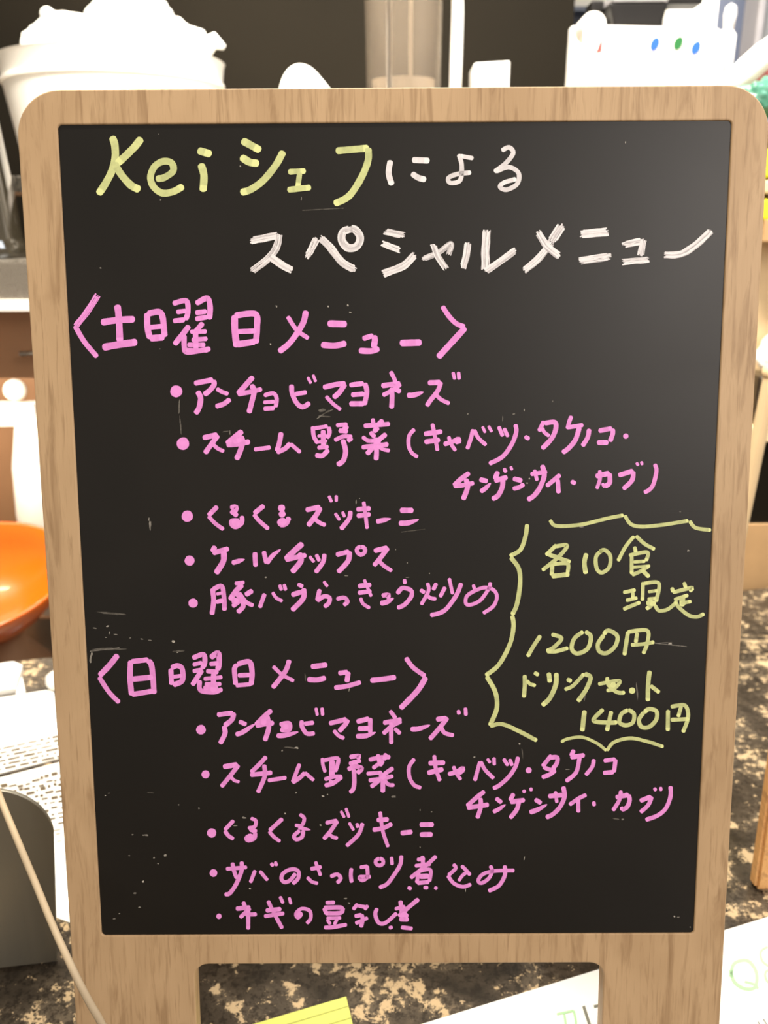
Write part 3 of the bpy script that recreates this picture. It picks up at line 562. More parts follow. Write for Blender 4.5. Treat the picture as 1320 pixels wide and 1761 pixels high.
# ------------------------------------------------------------------ things on the granite
def flat_sheet(bm, pix, z0, z1):
    q = [G(x, y) for x, y in pix]; prism(bm, [(p.x, p.y) for p in q], z0, z1)
def pen(bm, pts, wd, z):
    """pen line on a sheet lying on the counter: pixels -> counter plane"""
    path = catmull(pts, 3); n = len(path); L = []; Rr = []
    for i in range(n):
        a = path[max(i-1, 0)]; b = path[min(i+1, n-1)]; dx, dy = b[0]-a[0], b[1]-a[1]; d = math.hypot(dx, dy) or 1
        nx, ny = -dy/d*wd/2, dx/d*wd/2
        L.append(bm.verts.new(G(path[i][0]+nx, path[i][1]+ny, z))); Rr.append(bm.verts.new(G(path[i][0]-nx, path[i][1]-ny, z)))
    for i in range(n-1): bm.faces.new((L[i], L[i+1], Rr[i+1], Rr[i]))
def offset_thing(name, label, cat, pix, thick, m, z0=0.0):
    q = [G(x, y) for x, y in pix]; c = sum(q, Vector())/len(q)
    e = empty(name, (c.x, c.y, z0), label, cat)
    bm = bmesh.new(); prism(bm, [(p.x-c.x, p.y-c.y) for p in q], 0, thick)
    link('sheet', bm, m, e); return e, c
def child_marks(name, e, c, m, strokes, z, ztop):
    bm = bmesh.new()
    for i, (wd, pts) in enumerate(strokes): pen(bm, pts, wd, ztop + i*.000002)
    for v in bm.verts: v.co.x -= c.x; v.co.y -= c.y
    return link(name, bm, m, e)
# ruled yellow note
e, c = offset_thing('sticky_note', 'small ruled yellow note lying on the granite between the legs', 'note', [(595,1715),(640,1905),(470,1950),(430,1764)], .0006, M['note'])
child_marks('ruled_line', e, c, M['noteline'], [(1.6, [(x0, y0), (x1, y1)]) for x0, y0, x1, y1 in ((446,1776,599,1730),(449,1796,604,1750),(452,1816,609,1770),(456,1836,614,1790),(460,1856,619,1810),(464,1876,624,1830))], .0006, .00075)
# white sign sheet
e, c = offset_thing('handwritten_sheet', 'white sheet with pale green lettering lying behind the right leg', 'paper', [(1400,1553),(1520,1960),(820,2130),(708,1767.5)], .0005, M['paper'])
gs = [(6,[(1256,1680),(1262,1657),(1285,1652),(1300,1672),(1298,1697),(1280,1700),(1262,1688),(1256,1668)]),(4.5,[(1280,1688),(1297,1693),(1303,1700)]),
      (4.5,[(1320,1628),(1308,1636),(1310,1652),(1322,1662)]),(4.5,[(1330,1664),(1316,1672),(1318,1686),(1330,1694)]),(4.5,[(1322,1628),(1336,1636),(1332,1652),(1324,1662)]),(4.5,[(1326,1664),(1342,1672),(1338,1690),(1328,1694)]),
      (4,[(957,1744),(986,1738)]),(4,[(986,1738),(990,1760),(984,1782)]),(4,[(970,1744),(972,1768),(962,1785)]),(4,[(905,1762),(930,1790)]),(4,[(890,1790),(915,1800)])]
for sub in (gs[0:2], gs[2:6], gs[6:9], gs[9:10], gs[10:11]): child_marks('green_letter', e, c, M['gtext'], sub, .0005, .0007)
for st1 in [(5,[(1003,1730),(1014,1764),(1022,1790)]),(5,[(1021,1731),(1040,1727)]),(5,[(1034,1722),(1046,1760)]),(1.6,[(1303,1757),(1306,1762)]),(1.6,[(1312,1752),(1318,1762)]),(1.6,[(1290,1768),(1330,1800)])]: child_marks('grey_letter', e, c, M['ktext'], [st1], .0005, .0007)
# papers at the left
e, c = offset_thing('printed_menu', 'glossy white printed sheet with blurred text lines at the left edge of the counter', 'paper', [(-160,1228),(92,1187),(106,1305),(-150,1370)], .0012, M['paper'])
st_ = []
for k in range(7):
    y0 = 1288 + k*7; x = -60 + random.uniform(0, 12)
    while x < 98:
        l_ = random.uniform(5, 24); yy = y0 - .22*x
        if yy < 1327 - .24*x: st_.append((random.uniform(2.6, 4.6), [(x, yy), (x+l_, yy-.21*l_)]))
        x += l_ + random.uniform(2, 7)
child_marks('printed_text', e, c, M['btext'], st_, .0012, .0014)
e, c = offset_thing('information_sheet', 'white sheet of dense small print behind the steel holder', 'paper', [(-150,1377),(106,1311),(128,1590),(92,1577),(-80,1625)], .0005, M['paper'])
st_ = []
for k in range(13):
    y0 = 1352 + k*9.5; x = -10 + random.uniform(0, 12)
    while x < 116:
        l_ = random.uniform(4, 15); yy = y0 - .17*x + 4*math.sin(x*.05) + random.uniform(-2, 2)
        if yy > 1345 - .22*x: st_.append((random.uniform(3.5, 7.5)*(1-k*.06), [(x, yy), (x+l_, yy-.21*l_)]))
        x += l_ + random.uniform(.5, 4) + k*.4
child_marks('small_print', e, c, M['btext'], st_, .0005, .0007)
e, c = offset_thing('folded_napkin', 'folded white paper napkin beyond the printed sheet at the left', 'napkin', [(-110,1168),(24,1147),(40,1153),(27,1192),(-90,1212)], .006, M['paper'])
e, c = offset_thing('paper_tag', 'small pointed white paper tag beside the folded napkin', 'tag', [(38,1166),(44,1193),(28,1197)], .002, M['paper'])
p = G(93, 1182)
bm = bmesh.new(); lathe(bm, [(0, 0), (.008, .001), (.0105, .006), (.0095, .012), (.005, .0155), (0, .016)], 24)
tag(link('white_button_cap', bm, M['white_plastic'], smooth=True), 'small round white cap on the counter beside the chalkboard frame', 'cap').location = (p.x+.004, p.y, 0)

# steel holder
hp = G(92, 1655)
hd = empty('steel_napkin_holder', (hp.x, hp.y, 0), 'brushed steel upright plate with a rounded top corner at the left edge', 'napkin holder', rz=math.radians(8))
top_z = P(20, 1352, hp.y).z; right_x = P(91, 1560, hp.y).x - hp.x
prof = [(-.10, .0018)] + [(right_x-.003, .0018)] + arc(right_x-.030+.007, top_z-.030, .030, 0, 90, 14) + [(-.10, top_z)]
pl_ = plate('upright_plate', [prof], .0012, .0004, M['holder'], hd); pl_.matrix_local = Matrix.Rotation(math.pi/2, 4, 'X'); smooth_angle(pl_, 30)
bm = bmesh.new(); box(bm, -.10, right_x-.04, .004, .05, .0, .0018, .0006)
link('back_foot', bm, M['holder'], hd)

# beige cord
pp = [(-30,1290,.060),(0,1372,.045),(30,1445,.030),(60,1517,.018),(90,1590,.004),(118,1652,-.008),(135,1688,-.012),(155,1726,-.014),(177,1765,-.015),(215,1850,-.016)]
pts = [P(x, y, Y) for x, y, Y in pp]
pts = [P(-60, 1215, .078)] + pts
q_ = pts[0]; pts = [Vector((q_.x-.11, q_.y+.03, .0018)), Vector((q_.x-.06, q_.y+.02, q_.z*.72)), Vector((q_.x-.018, q_.y+.008, q_.z*1.02))] + pts
g = G(250, 1960); pts.append(Vector((P(245,1920,-.018))))
xs = catmull([(q.x, q.y) for q in pts], .004); zs = catmull([(q.z, 0) for q in pts], 1e9)
pz = []
n_ = 6
dense = []
for i in range(len(pts)-1):
    for k in range(n_):
        t = k/n_; p0, p1, p2, p3 = pts[max(i-1, 0)], pts[i], pts[i+1], pts[min(i+2, len(pts)-1)]
        dense.append(.5*((2*p1) + (p2-p0)*t + (2*p0-5*p1+4*p2-p3)*t*t + (3*p1-p0-3*p2+p3)*t**3))
dense.append(pts[-1])
end = Vector((dense[-1].x+.012, dense[-1].y-.012, .0016))
if dense[-1].z > .002:
    for k in range(1, 6): dense.append(dense[-1].lerp(end, .45))
dense.append(end); dense.append(end + Vector((.05, -.03, 0)))
bm = bmesh.new(); tube(bm, dense, .00155, 10)
tag(link('beige_cord', bm, M['beige'], smooth=True), 'thin beige cord slanting down across the left leg of the chalkboard', 'cord')

# second wooden stand at the right
a0 = G(1297, 1538); a1 = a0 + Vector((.16, -.010, 0))
d = ray(1330, 1308); t = (.085 - CAM.z)/d.z; tp = CAM + d*t
ux = (a1 - a0).normalized(); uy = (tp - a0).normalized(); nrm = ux.cross(uy).normalized()
if nrm.y < 0: nrm = -nrm
wsd = empty('wooden_menu_stand', (a0.x, a0.y, 0), 'honey coloured wooden stand leaning at the right edge of the counter', 'stand')
bm = bmesh.new(); V8 = []
for s in (0, .012):
    for q in (Vector((0, 0, 0)), ux*.16, ux*.16 + uy*.22, uy*.22): V8.append(bm.verts.new(q + nrm*s))
mnz = min(v.co.z for v in V8)
for v in V8: v.co.z -= mnz
for f in ((0,1,2,3),(7,6,5,4),(0,4,5,1),(1,5,6,2),(2,6,7,3),(3,7,4,0)): bm.faces.new([V8[i] for i in f])
bmesh.ops.bevel(bm, geom=bm.edges[:], offset=.0022, segments=2, affect='EDGES')
link('side_board', bm, M['wood2'], wsd)
print('STAND', a0, tp, nrm)

# ------------------------------------------------------------------ kitchen things
WT = -.12
# orange bowl tilted towards the counter
cP = P(-52, 990, .62)
bowl = empty('orange_bowl', (cP.x, cP.y, WT), 'large glossy orange bowl tilted up behind the counter at the left', 'bowl')
tilt = Matrix.Translation((0, 0, cP.z-WT)) @ Matrix.Rotation(math.radians(14), 4, 'X')
R0 = .108
bm = bmesh.new()
pr_ = [(.0, -.058), (.040, -.056), (.075, -.043), (.098, -.020), (R0, 0), (R0+.003, .001), (R0+.004, -.002), (.102, -.023), (.080, -.048), (.045, -.062), (.04, -.070), (0, -.070)]
lathe(bm, pr_, 72, mat=tilt); link('bowl_body', bm, M['orange'], bowl, smooth=True)
bm = bmesh.new(); zb = cP.z - WT - .060
lathe(bm, [(.07, 0), (.075, .004), (.05, zb*.5), (.05, zb-.02), (.045, zb-.012)], 40); link('bowl_stand', bm, M['brown'], bowl, smooth=True)
p = P(58, 1106, .45)
bm = bmesh.new(); bmesh.ops.create_icosphere(bm, subdivisions=3, radius=1)
for v in bm.verts:
    k = 1 + .35*noise.noise(v.co*2.2)
    v.co = Vector((v.co.x*.020*k, v.co.y*.012*k, v.co.z*.008*k)); v.co.rotate(Matrix.Rotation(-.45, 3, 'Y'))
lo = min(v.co.z for v in bm.verts)
for v in bm.verts: v.co.z -= lo
tag(link('crumpled_wrapper', bm, M['frost'], smooth=True), 'small crumpled clear wrapper under the rim of the orange bowl', 'wrapper').location = (P(55,1108,.60).x, .60, WT)

# white dispenser with ball top
Yd = .80; bx_ = P(45, 710, Yd)
ds_ = empty('white_dispenser', (bx_.x, Yd, WT), 'white dispenser with a ball knob standing behind the orange bowl', 'dispenser')
sc = (P(100, 700, Yd).x - P(0, 700, Yd).x)/100
h = lambda y: P(45, y, Yd).z - WT
bm = bmesh.new(); lathe(bm, [(0, h(886)-.14), (40*sc, h(886)-.14), (42*sc, h(880)), (36*sc, h(800)), (24*sc, h(745)), (20*sc, h(725)), (0, h(725))], 40)
link('body', bm, M['white_plastic'], ds_, smooth=True)
bm = bmesh.new(); box(bm, -48*sc, 20*sc, -14*sc, 14*sc, h(730), h(692), .002); link('head_block', bm, M['white_plastic'], ds_)
bm = bmesh.new(); bmesh.ops.create_uvsphere(bm, u_segments=28, v_segments=18, radius=18.5*sc)
bmesh.ops.translate(bm, verts=bm.verts, vec=(-13*sc, 0, h(671))); link('ball_knob', bm, M['white_plastic'], ds_, smooth=True)
bm = bmesh.new(); box(bm, -42*sc, 42*sc, -42*sc, 42*sc, 0, h(886)-.14, .002); link('pedestal', bm, M['brown'], ds_)

# steel ledge cabinet at the left
Yl = .56
zt, zm, zb = P(20, 448, Yl).z, P(20, 520, Yl).z, P(20, 534, Yl).z
lx0, lx1 = -1.15, P(75, 500, Yl).x
lg = empty('steel_ledge_unit', (0, Yl, -.12), 'steel ledge unit with bright front lip behind the left side of the frame', 'shelf unit')
o_ = -(-.12)
bm = bmesh.new(); box(bm, lx0, lx1, 0, .16, zm+o_, zt+o_, .003); link('ledge_top', bm, M['steel'], lg)
bm = bmesh.new(); box(bm, lx0, lx1+.004, -.012, .01, zb+o_, zm+o_, .001)
link('front_lip', bm, M['white_plastic'], lg)
bm = bmesh.new(); box(bm, lx0, lx1, .03, .16, P(20, 650, Yl+.03).z+o_, zb+o_); link('drawer_front', bm, M['brown'], lg)
hy = P(50, 609, Yl+.01)
bm = bmesh.new(); tube(bm, [(hy.x-.010, .012, hy.z+o_), (hy.x+.05, .012, hy.z+.002+o_)], .0028, 12); tube(bm, [(hy.x+.04, .012, hy.z+o_), (hy.x+.04, .035, hy.z+o_)], .002, 8); link('handle', bm, M['steel'], lg, smooth=True)
for x in (lx0+.03, lx1-.03):
    bm = bmesh.new(); box(bm, x-.012, x+.012, .13, .155, .0, P(20, 650, Yl+.03).z+o_+.01); link('support_leg', bm, M['steel_dark'], lg)

# dark canister on the ledge
Yc = Yl + .065; cb = P(-35, 430, Yc); sc = (P(100, 300, Yc).x - P(0, 300, Yc).x)/100
zc = zt
cn = empty('dark_canister', (cb.x, Yc, zc), 'dark glossy canister with a pale square outline on the steel ledge', 'canister')
Hc = P(0, 190, Yc).z - zc
bm = bmesh.new(); lathe(bm, [(0, 0), (80*sc, 0), (84*sc, .003), (84*sc, .010), (79*sc, .014), (76*sc, .02), (62*sc, Hc*.95), (60*sc, Hc), (0, Hc)], 56)
link('canister_body', bm, M['darkglass'], cn, smooth=False)
smooth_angle(cn.children[0], 40)
bm = bmesh.new(); fs = 78*sc
def cyl(a, z, r_): return Vector((r_*math.sin(a), -r_*math.cos(a), z))
def rz_(z): return (76 - 14*(z-.02)/(Hc*.95-.02))*sc + .0008
z0_, z1_ = .018, .018 + Hc*.42
for a_, b_ in (((-.25, z0_), (.62, z0_)), ((.62, z0_), (.55, z1_)), ((-.25, z1_), (.55, z1_)), ((-.25, z0_), (-.25, z1_))):
    tube(bm, [cyl(a_[0]+(b_[0]-a_[0])*k/8, a_[1]+(b_[1]-a_[1])*k/8, rz_(a_[1]+(b_[1]-a_[1])*k/8)) for k in range(9)], 3*sc, 6)
link('pale_outline', bm, M['grey'], cn)

# bucket of white bags
Yb = .78; q0, q1 = P(0, 75, Yb), P(386, 120, Yb)
bc = Vector(((q0.x+q1.x)/2, Yb+.02, SH)); Rb = (q1.x-q0.x)/2
bk = empty('white_bucket', (bc.x, WY-Rb-.02, SH), 'white plastic bucket heaped with white bags above the top left corner', 'bucket')
Yb = WY-Rb-.02
q0, q1 = P(2, 78, Yb), P(384, 110, Yb); bk.location.x = (q0.x+q1.x)/2; Rb = (q1.x-q0.x)/2; Hb = P(200, 70, Yb-Rb).z - SH
rb0 = Rb*.86
bm = bmesh.new(); lathe(bm, [(0, 0), (rb0-.006, 0), (rb0, .004), (Rb*.965, Hb*.80), (Rb*.985, Hb*.80), (Rb*.985, Hb*.83), (Rb*.965, Hb*.84), (Rb*.99, Hb*.985), (Rb, Hb), (Rb-.004, Hb), (Rb*.94, Hb*.7), (rb0-.008, .006), (0, .006)], 64)
link('bucket_body', bm, M['white_plastic'], bk, smooth=False); smooth_angle(bk.children[0], 35)
def blob(name, cxp, cyp, rxp, rzp, Y, seed, label, cat, m, ry=.8, amp=.3, rest=None, parent=None, fold=0):
    c = P(cxp, cyp, Y); sc = (P(CX+100, cyp, Y).x - P(CX, cyp, Y).x)/100
    bm = bmesh.new(); bmesh.ops.create_icosphere(bm, subdivisions=5, radius=1)
    for v in bm.verts:
        k = 1 + amp*noise.noise(v.co*1.3 + Vector((seed, 0, 0))) + amp*.45*abs(noise.noise(v.co*3.5 + Vector((0, seed, 0)))) + .02*noise.noise(v.co*12)
        v.co = Vector((v.co.x*rxp*sc*k, v.co.y*rxp*sc*ry*k, v.co.z*rzp*sc*k))
    o = link(name, bm, m, smooth=True); tag(o, label, cat); o.location = c
    if rest is not None:
        lo = min(v.co.z for v in o.data.vertices)
        for v in o.data.vertices: v.co.z -= lo
        top_ = max(v.co.z for v in o.data.vertices); f = (c.z + rzp*sc - rest)/top_
        for v in o.data.vertices: v.co.z *= f
        o.location.z = rest
    return o
zrim = SH + .03
blob('plastic_bag', 222, 48, 76, 66, Yb, 1.3, 'largest puffed white bag on top of the bucket heap', 'bag', M['bag'], .8, .22)
blob('plastic_bag', 288, 88, 64, 50, Yb-.015, 4.1, 'white bag with an open fold at the right of the bucket heap', 'bag', M['bag'], .8, .3)
blob('plastic_bag', 125, 84, 84, 50, Yb-.01, 7.7, 'low white bag at the left of the bucket heap', 'bag', M['bag'], .8, .25)
bm = bmesh.new()
pk = [P(x, y, Yb-.02) - Vector((0, 0, 0)) for x, y in ((82,26),(88,36),(98,48),(115,60))]
tube(bm, pk, [.0085, .0075, .0075, .011], 14)
bmesh.ops.create_uvsphere(bm, u_segments=16, v_segments=10, radius=.0088, matrix=Matrix.Translation(pk[0]))
tag(link('twisted_bag_end', bm, M['bag'], smooth=True), 'knotted white bag end poking up at the left of the bucket heap', 'bag')
bm = bmesh.new()
pk = [P(x, y, Yb-.02) for x, y in ((305,105),(330,95),(352,83),(370,70),(386,82))]
tube(bm, pk, [.02, .017, .012, .009, .003], 14, .6)
tag(link('twisted_bag_end', bm, M['bag'], smooth=True), 'white bag corner poking up at the right of the bucket heap', 'bag')

# white rounded lid / ladle shape
Yk = .78
c0 = P(528, 160, Yk); sc = (P(CX+100, 150, Yk).x - P(CX, 150, Yk).x)/100
bm = bmesh.new(); bmesh.ops.create_icosphere(bm, subdivisions=5, radius=1)
for v in bm.verts:
    x, y, z = v.co
    zz = z*(.95 if z > 0 else 1) ; xx = x*(1 + .55*(x > 0)*max(0, -z+.75)) - .22*z
    v.co = Vector((xx*50*sc, y*42*sc, zz*50*sc))
lo = min(v.co.z for v in bm.verts)
o = link('white_rounded_lid', bm, M['white_plastic'], smooth=True); tag(o, 'rounded white lid rising behind the top of the frame, left of the pitcher', 'lid')
topz = P(512, 110, Yk).z; f = (topz - SH)/(max(v.co.z for v in o.data.vertices) - lo)
for v in o.data.vertices: v.co.z = (v.co.z - lo)*f
o.location = (c0.x, Yk, SH)

# clear pitcher
Yp = .80; a_ = P(630, 150, Yp); b_ = P(757, 150, Yp); pc = (a_.x+b_.x)/2; hw = (b_.x-a_.x)/2; tw = (P(757, 0, Yp).x - P(622, 0, Yp).x)/2
pt_ = empty('clear_pitcher', (pc, Yp, SH), 'tall clear plastic pitcher with a pale handle behind the top of the frame', 'pitcher')
Hp = P(660, -60, Yp).z - SH
zz = a_.z - SH
bm = bmesh.new()
def sq_ring(hx, z, n=40, e=3.2):
    out = []
    for k in range(n):
        a = 2*math.pi*k/n; c_, s_2 = math.cos(a), math.sin(a)
        rr = (abs(c_)**e + abs(s_2)**e)**(-1/e); out.append(bm.verts.new((hx*rr*c_, hx*rr*s_2, z)))
    return out
rings = [sq_ring(hw*.93, 0), sq_ring(hw*.96, .004), sq_ring(hw, zz), sq_ring(tw, Hp), sq_ring(tw-.0025, Hp), sq_ring(hw-.0025, zz), sq_ring(hw*.92, .006)]
for A, Bq in zip(rings, rings[1:]):
    for k in range(40): bm.faces.new((A[k], A[(k+1) % 40], Bq[(k+1) % 40], Bq[k]))
bm.faces.new(rings[0][::-1]); bm.faces.new(rings[-1])
o = link('pitcher_body', bm, M['clear'], pt_, smooth=False); smooth_angle(o, 45)
bm = bmesh.new(); xh = P(782, 100, Yp).x - pc; wd = (P(797, 100, Yp).x - P(776, 100, Yp).x)/2; xin = hw*.98
ztop = P(780, -12, Yp).z - SH
pts = [(xin-.002, 0, .022), (xh-.004, 0, .016), (xh+.002, 0, .03), (xh+.001, 0, zz), (xh+.002, 0, ztop-.02), (xh+.001, 0, ztop), (xh-.008, 0, ztop+.008), (xin, 0, ztop+.008)]
tube(bm, pts, wd, 12, 1.4); link('handle', bm, M['white_plastic'], pt_, smooth=True)
bm = bmesh.new()
for px in (668, 706, 668+2): 
    x = P(px, 80, Yp-hw).x - pc; box(bm, x-.0022, x+.0022, -hw+.003, -hw+.006, .01, P(px, 15, Yp).z-SH)
link('moulded_rib', bm, M['frost'], pt_)
bm = bmesh.new(); lathe(bm, [(0, .008), (hw*.8, .008), (hw*.86, .012), (hw*.86, P(700, 139, Yp).z-SH), (0, P(700, 141, Yp).z-SH)], 32); link('pitcher_contents', bm, M['frost'], pt_, smooth=False)

# small white box
Yw = .80; a_ = P(811, 116, Yw); b_ = P(869, 150, Yw)
bm = bmesh.new(); box(bm, a_.x, b_.x, -.03, .03, 0, a_.z-SH, .002)
for v in bm.verts:
    if v.co.z > .03: v.co.z += (v.co.x - a_.x)*.05
o = link('small_white_box', bm, M['white_plastic']); tag(o, 'small white box just right of the clear pitcher', 'box'); o.location = (0, Yw, SH)

# white container with round stickers
Yq = .74
X = lambda px, py=100, Y=Yq: P(px, py, Y).x
Z = lambda py, px=1100, Y=Yq: P(px, py, Y).z - SH
ct_ = empty('stickered_container', (0, Yq, SH), 'white container with blue, green and red stickers at the top right', 'container')
bm = bmesh.new(); prism(bm, [(X(1002, 150), 0), (X(1234, 150), 0), (X(1234, 150), .12), (X(1002, 150)+.035, .12)], 0, Z(40))
for v in bm.verts:
    if v.co.z > .05:
        v.co.x = (v.co.x + X(1002, 60) - X(1002, 150) if v.co.x < X(1100) else X(1242, 60))
        if v.co.x > X(1100): v.co.z = Z(48)
bmesh.ops.bevel(bm, geom=bm.edges[:], offset=.004, segments=3, affect='EDGES'); link('container_body', bm, M['white_plastic'], ct_)
bm = bmesh.new(); prism(bm, [(X(1234), .005), (X(1262), .012), (X(1262), .10), (X(1234), .11)], Z(132), Z(50))
for v in bm.verts:
    if v.co.z < Z(100): v.co.x = X(1236, 130) if v.co.x < X(1240) else X(1248, 130)
    elif v.co.x > X(1250): v.co.x = X(1270, 50)
link('side_flap', bm, M['white_plastic'], ct_)
for name, px, py, k in (('round_sticker', 1123, 76, 'blue'), ('round_sticker', 1163, 75, 'green'), ('round_sticker', 1194, 83, 'blue')):
    bm = bmesh.new(); s = 7.4*(X(1100)-X(1000))/100; rr = []
    for yy in (-.0012, 0): rr.append([bm.verts.new((X(px)+s*math.cos(a)+.25*s*math.sin(a), yy, Z(py)+s*1.35*math.sin(a))) for a in [2*math.pi*i/28 for i in range(28)]])
    bm.faces.new(rr[0]); bm.faces.new(rr[1][::-1])
    for i in range(28): bm.faces.new((rr[0][i], rr[1][i], rr[1][(i+1) % 28], rr[0][(i+1) % 28]))
    tag(link(name, bm, M[k], ct_), k + ' round sticker')
for pix, k, nm in (([(1024,90),(1034,88),(1035,73),(1030,75)], 'red', 'red_mark'), ([(1030,77),(1034,76),(1036,70),(1032,71)], 'black', 'black_mark')):
    bm = bmesh.new(); A = [bm.verts.new((X(a, b), -.001, Z(b))) for a, b in pix]; Bv = [bm.verts.new((v.co.x, .0, v.co.z)) for v in A]
    bm.faces.new(A); bm.faces.new(Bv[::-1])
    for i in range(4): bm.faces.new((A[i], Bv[i], Bv[(i+1) % 4], A[(i+1) % 4]))
    link(nm, bm, M[k], ct_)
# round white roll left of / above the container
for (px0, px1, py0, py1, Yy, nm, lb, ct2, mk) in (
    (980, 1016, 17, 60, .80, 'white_roll_box', 'white box at the left behind the stickered container', 'box', 'white_plastic'),):
    bm = bmesh.new(); box(bm, X(px0, 40, Yy)+.018, X(px1, 40, Yy)+.032, 0, .02, 0, Z(py0, 1000, Yy), .003)
    o = link(nm, bm, M[mk]); tag(o, lb, ct2); o.location = (0, Yy+.08, SH)
bm = bmesh.new(); s = 22*(X(1100)-X(1000))/100
lathe(bm, [(0, -.02), (s*.92, -.02), (s, -.015), (s, .015), (s*.92, .02), (0, .02)], 36, mat=Matrix.Rotation(math.pi/2, 4, 'X'))
zl = Z(40); 
o = link('white_tape_roll', bm, M['white_plastic'], smooth=False); smooth_angle(o, 40); tag(o, 'white roll lying on top of the stickered container, left of the black device', 'roll')
o.location = (X(1028), Yq+.05, SH+zl+s*.35)
# black device
dv = empty('black_device', (X(1105, 20), Yq+.045, SH+Z(40)+.001), 'black device with a grey top standing on the stickered container', 'device')
k = (X(1100)-X(1000))/100
bm = bmesh.new(); box(bm, -50*k, 50*k, -.028, .035, 0, 36*k, .003)
for v in bm.verts:
    if v.co.z < .004: v.co.x *= .86
link('device_body', bm, M['black'], dv)
bm = bmesh.new(); box(bm, -46*k, 49*k, -.030, .030, 36*k, 50*k, .002); link('device_top', bm, M['grey'], dv)
bm = bmesh.new(); box(bm, 50*k, 124*k, .0, .03, 42*k, 60*k, .002); link('device_arm', bm, M['black'], dv)
bm = bmesh.new(); box(bm, -72*k, -50*k, .0, .03, 30*k, 48*k, .002); link('device_arm', bm, M['black'], dv)
bm = bmesh.new(); box(bm, X(1152, 20, .80), X(1238, 20, .80), 0, .02, 0, P(1200, 7, .80).z-SH, .002)
o = link('white_folder', bm, M['white_plastic']); tag(o, 'upright white folder behind the right half of the stickered container', 'folder'); o.location = (0, .87, SH)
for v in o.data.vertices: v.co.x *= 1.06; v.co.z = v.co.z*1.13 if v.co.z > .05 else v.co.z
# bottle at the right
bt = P(1254, 35, .80); s = (P(1100, 50, .8).x - P(1000, 50, .8).x)/100
bo = empty('squeeze_bottle', (bt.x, .79, SH), 'slim white squeeze bottle behind the right end of the stickered container', 'bottle')
Hq = P(1254, 5, .79).z - SH; s *= 1.06
bo.location.x = P(1254, 35, .79).x
bm = bmesh.new(); lathe(bm, [(0, 0), (12*s, 0), (13*s, .005), (13*s, Hq-46*s), (7*s, Hq-38*s), (0, Hq-38*s)], 28); link('bottle_body', bm, M['white_plastic'], bo, smooth=True)
bm = bmesh.new(); lathe(bm, [(0, Hq-38*s), (8*s, Hq-38*s), (10*s, Hq-16*s), (8*s, Hq-5*s), (0, Hq)], 28); link('bottle_cap', bm, M['frost'], bo, smooth=True)
# fridge at the right
Yf = 1.15
fx0 = P(1196, 60, Yf).x; fx1 = P(1288, 60, Yf).x
fg = empty('refrigerator', (fx0, Yf, -.75), 'blue grey refrigerator with a long door edge behind the top right corner', 'refrigerator')
plain('fridge_a', 'blue_grey_enamel', srgb(92, 100, 122), .35, .08, 5); plain('fridge_b', 'grey_enamel', srgb(116, 118, 120), .35, .06, 5)
bm = bmesh.new(); box(bm, 0, .75, .03, .46, 0, 2.2, .006); link('fridge_body', bm, M['fridge_a'], fg)
bm = bmesh.new(); box(bm, fx1-fx0+.012, .74, -.02, .03, .02, 2.15, .008); link('fridge_door', bm, M['fridge_b'], fg)
bm = bmesh.new(); box(bm, fx1-fx0-.002, fx1-fx0+.010, -.028, .03, .02, 2.15, .004); link('door_edge', bm, M['grey'], fg)
# window strip in the alcove
bm = bmesh.new(); x0, x1 = P(975, 5, 1.6).x, P(1190, 5, 1.6).x
box(bm, x0-.02, x1, 1.585, 1.62, P(1000, 22, 1.6).z, P(1000, 14, 1.6).z); struct('trim_1', bm, M['bluewall'])
bm = bmesh.new(); box(bm, x0-.02, x1, 1.600, 1.62, P(1000, 14, 1.6).z, 1.9); struct('window_1', bm, M['white_plastic'])

# green bag and white cloth on the shelf's right end
bm = bmesh.new()
pk = [P(x, y, .70) for x, y in ((1240,146),(1262,140),(1285,120),(1310,98),(1345,74),(1390,48))]
pk = [Vector((q.x, q.y, max(q.z, SH+.01))) for q in pk]
tube(bm, pk, [.010, .013, .014, .014, .014, .013], 14)
tag(link('white_cloth_strip', bm, M['bag'], smooth=True), 'white cloth strip slanting up past the green bag', 'cloth')
bm = bmesh.new()
pk = [P(x, y, .715) for x, y in ((1268,142),(1292,128),(1320,110),(1360,88))]
tube(bm, pk, [.006, .010, .012, .012], 12)
tag(link('pink_cloth_strip', bm, M['pinkcloth'], smooth=True), 'pale pink cloth strip under the white one beside the green bag', 'cloth')

# right hand rack with small goods, a sliver beside the frame
Yr = .63
xr0 = P(1300, 500, Yr).x
rk = empty('side_rack', (xr0, Yr, -.12), 'wooden side rack beyond the right edge of the frame', 'rack')
zz = lambda py: P(1310, py, Yr).z + .12
bm = bmesh.new(); box(bm, 0, .125, .0, .06, zz(416), zz(378), .001); link('rack_shelf', bm, M['cardboard'], rk)
bm = bmesh.new(); box(bm, 0, .125, .0, .06, zz(760), zz(735), .001); link('rack_shelf', bm, M['cream'], rk)
bm = bmesh.new(); box(bm, .0, .125, .06, .066, zz(905), zz(215)); link('rack_back', bm, M['cream'], rk)
bm = bmesh.new(); box(bm, .118, .125, .0, .06, 0, zz(215)); link('rack_side', bm, M['cream'], rk)
bm = bmesh.new(); box(bm, .0, .118, .01, .06, zz(905), zz(760)); link('rack_panel', bm, M['darkwall'], rk)
bm = bmesh.new(); box(bm, .0, .118, .005, .06, 0.0, zz(905)); link('rack_base', bm, M['cardboard'], rk)
bm = bmesh.new(); box(bm, .0, .125, .0, .066, zz(215), zz(205)); link('rack_top', bm, M['cardboard'], rk)
blob('green_plastic_bag', 1326, 178, 58, 46, Yr+.03, 3.3, 'crumpled green plastic bag at the top right corner', 'bag', M['greenbag'], .5, .5, rest=P(1310, 205, Yr).z)
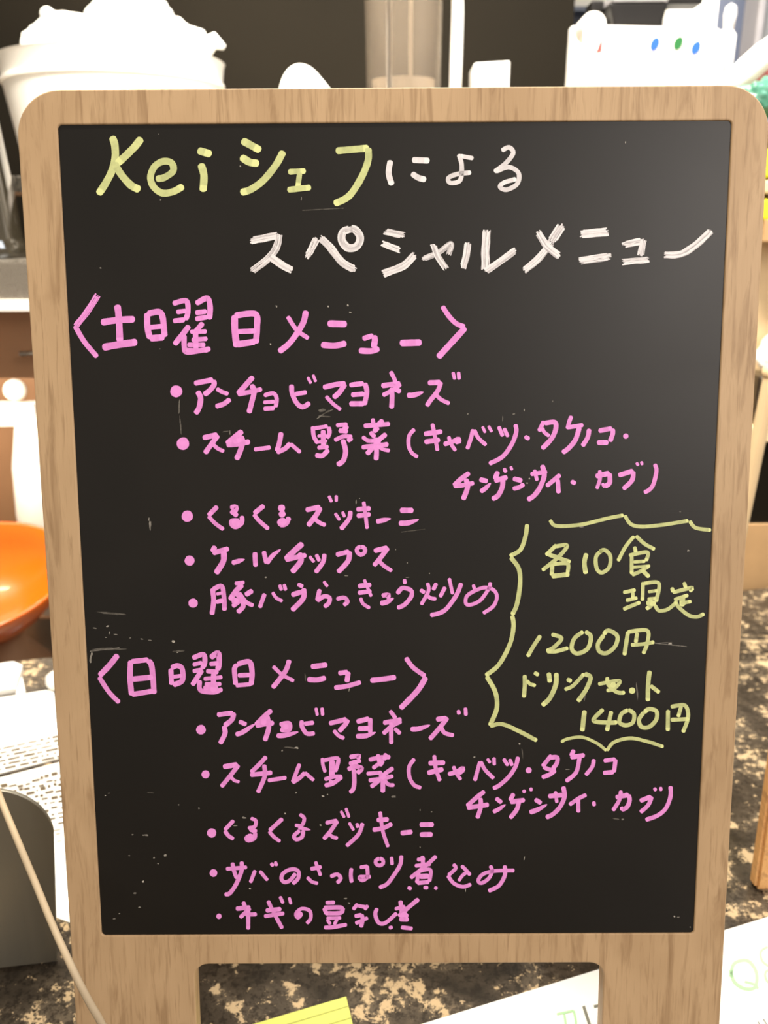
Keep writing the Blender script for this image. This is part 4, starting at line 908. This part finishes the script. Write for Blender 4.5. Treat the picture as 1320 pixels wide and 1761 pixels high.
xl = lambda px, py, Y=Yr: P(px, py, Y).x
for (y0, y1, mk, lb) in ((372, 335, 'yellowpack', 'lower bright yellow packet on the side rack'), (333, 308, 'cream', 'cream packet between the yellow ones on the side rack'), (306, 255, 'yellowpack', 'upper yellow packet on the side rack')):
    bm = bmesh.new(); zA, zB = P(1310, y0, Yr).z, P(1310, y1, Yr).z
    box(bm, 0, .09, 0, .05, 0, zB-zA-.0005, .003)
    o = link('food_packet', bm, M[mk]); tag(o, lb, 'packet'); o.location = (xl(1313, (y0+y1)/2), Yr+.005, zA if y0 != 372 else P(1310, 378, Yr).z)
    if y0 == 372: o.location.z = P(1310, 378, Yr).z
z_s2 = P(1310, 735, Yr).z
bm = bmesh.new(); lathe(bm, [(0, 0), (.03, 0), (.052, .02), (.06, .05), (.057, .05), (.045, .02), (0, .006)], 36)
def seat_z(py): return P(1310, py, Yr).z
o = link('stack_base_box', bmesh.new(), M['cream']); bpy.data.objects.remove(o)
bm = bmesh.new(); box(bm, 0, .09, 0, .045, 0, seat_z(650)-z_s2, .003); o = link('metal_tin', bm, M['steel_dark']); tag(o, 'dark metal tin under the white cloth on the side rack', 'tin'); o.location = (xl(1306, 690), Yr+.008, z_s2)
zt_ = seat_z(650)
blob('folded_white_cloth', 1345, 610, 46, 38, Yr+.03, 9.2, 'bunched white cloth on the dark tin at the right', 'cloth', M['bag'], .5, .2, rest=zt_)
tp = empty('slanted_post', (xl(1322, 640, .40), .40, 0), 'cream slanted post beside the right edge of the frame', 'post')
bm = bmesh.new(); q0 = P(1327, 640, .41); q1 = P(1284, 850, .41); 
dirv = (q0-q1).normalized(); q1b = q1 - dirv*((q1.z-.0)/dirv.z)
tube(bm, [q1b - tp.location, q0 - tp.location], .0062, 16); link('post_shaft', bm, M['cream'], tp, smooth=False)
bm = bmesh.new(); bmesh.ops.create_uvsphere(bm, u_segments=16, v_segments=10, radius=.008, matrix=Matrix.Translation(q0-tp.location)); link('post_tip', bm, M['cream'], tp, smooth=True)
bpy.context.view_layer.update()
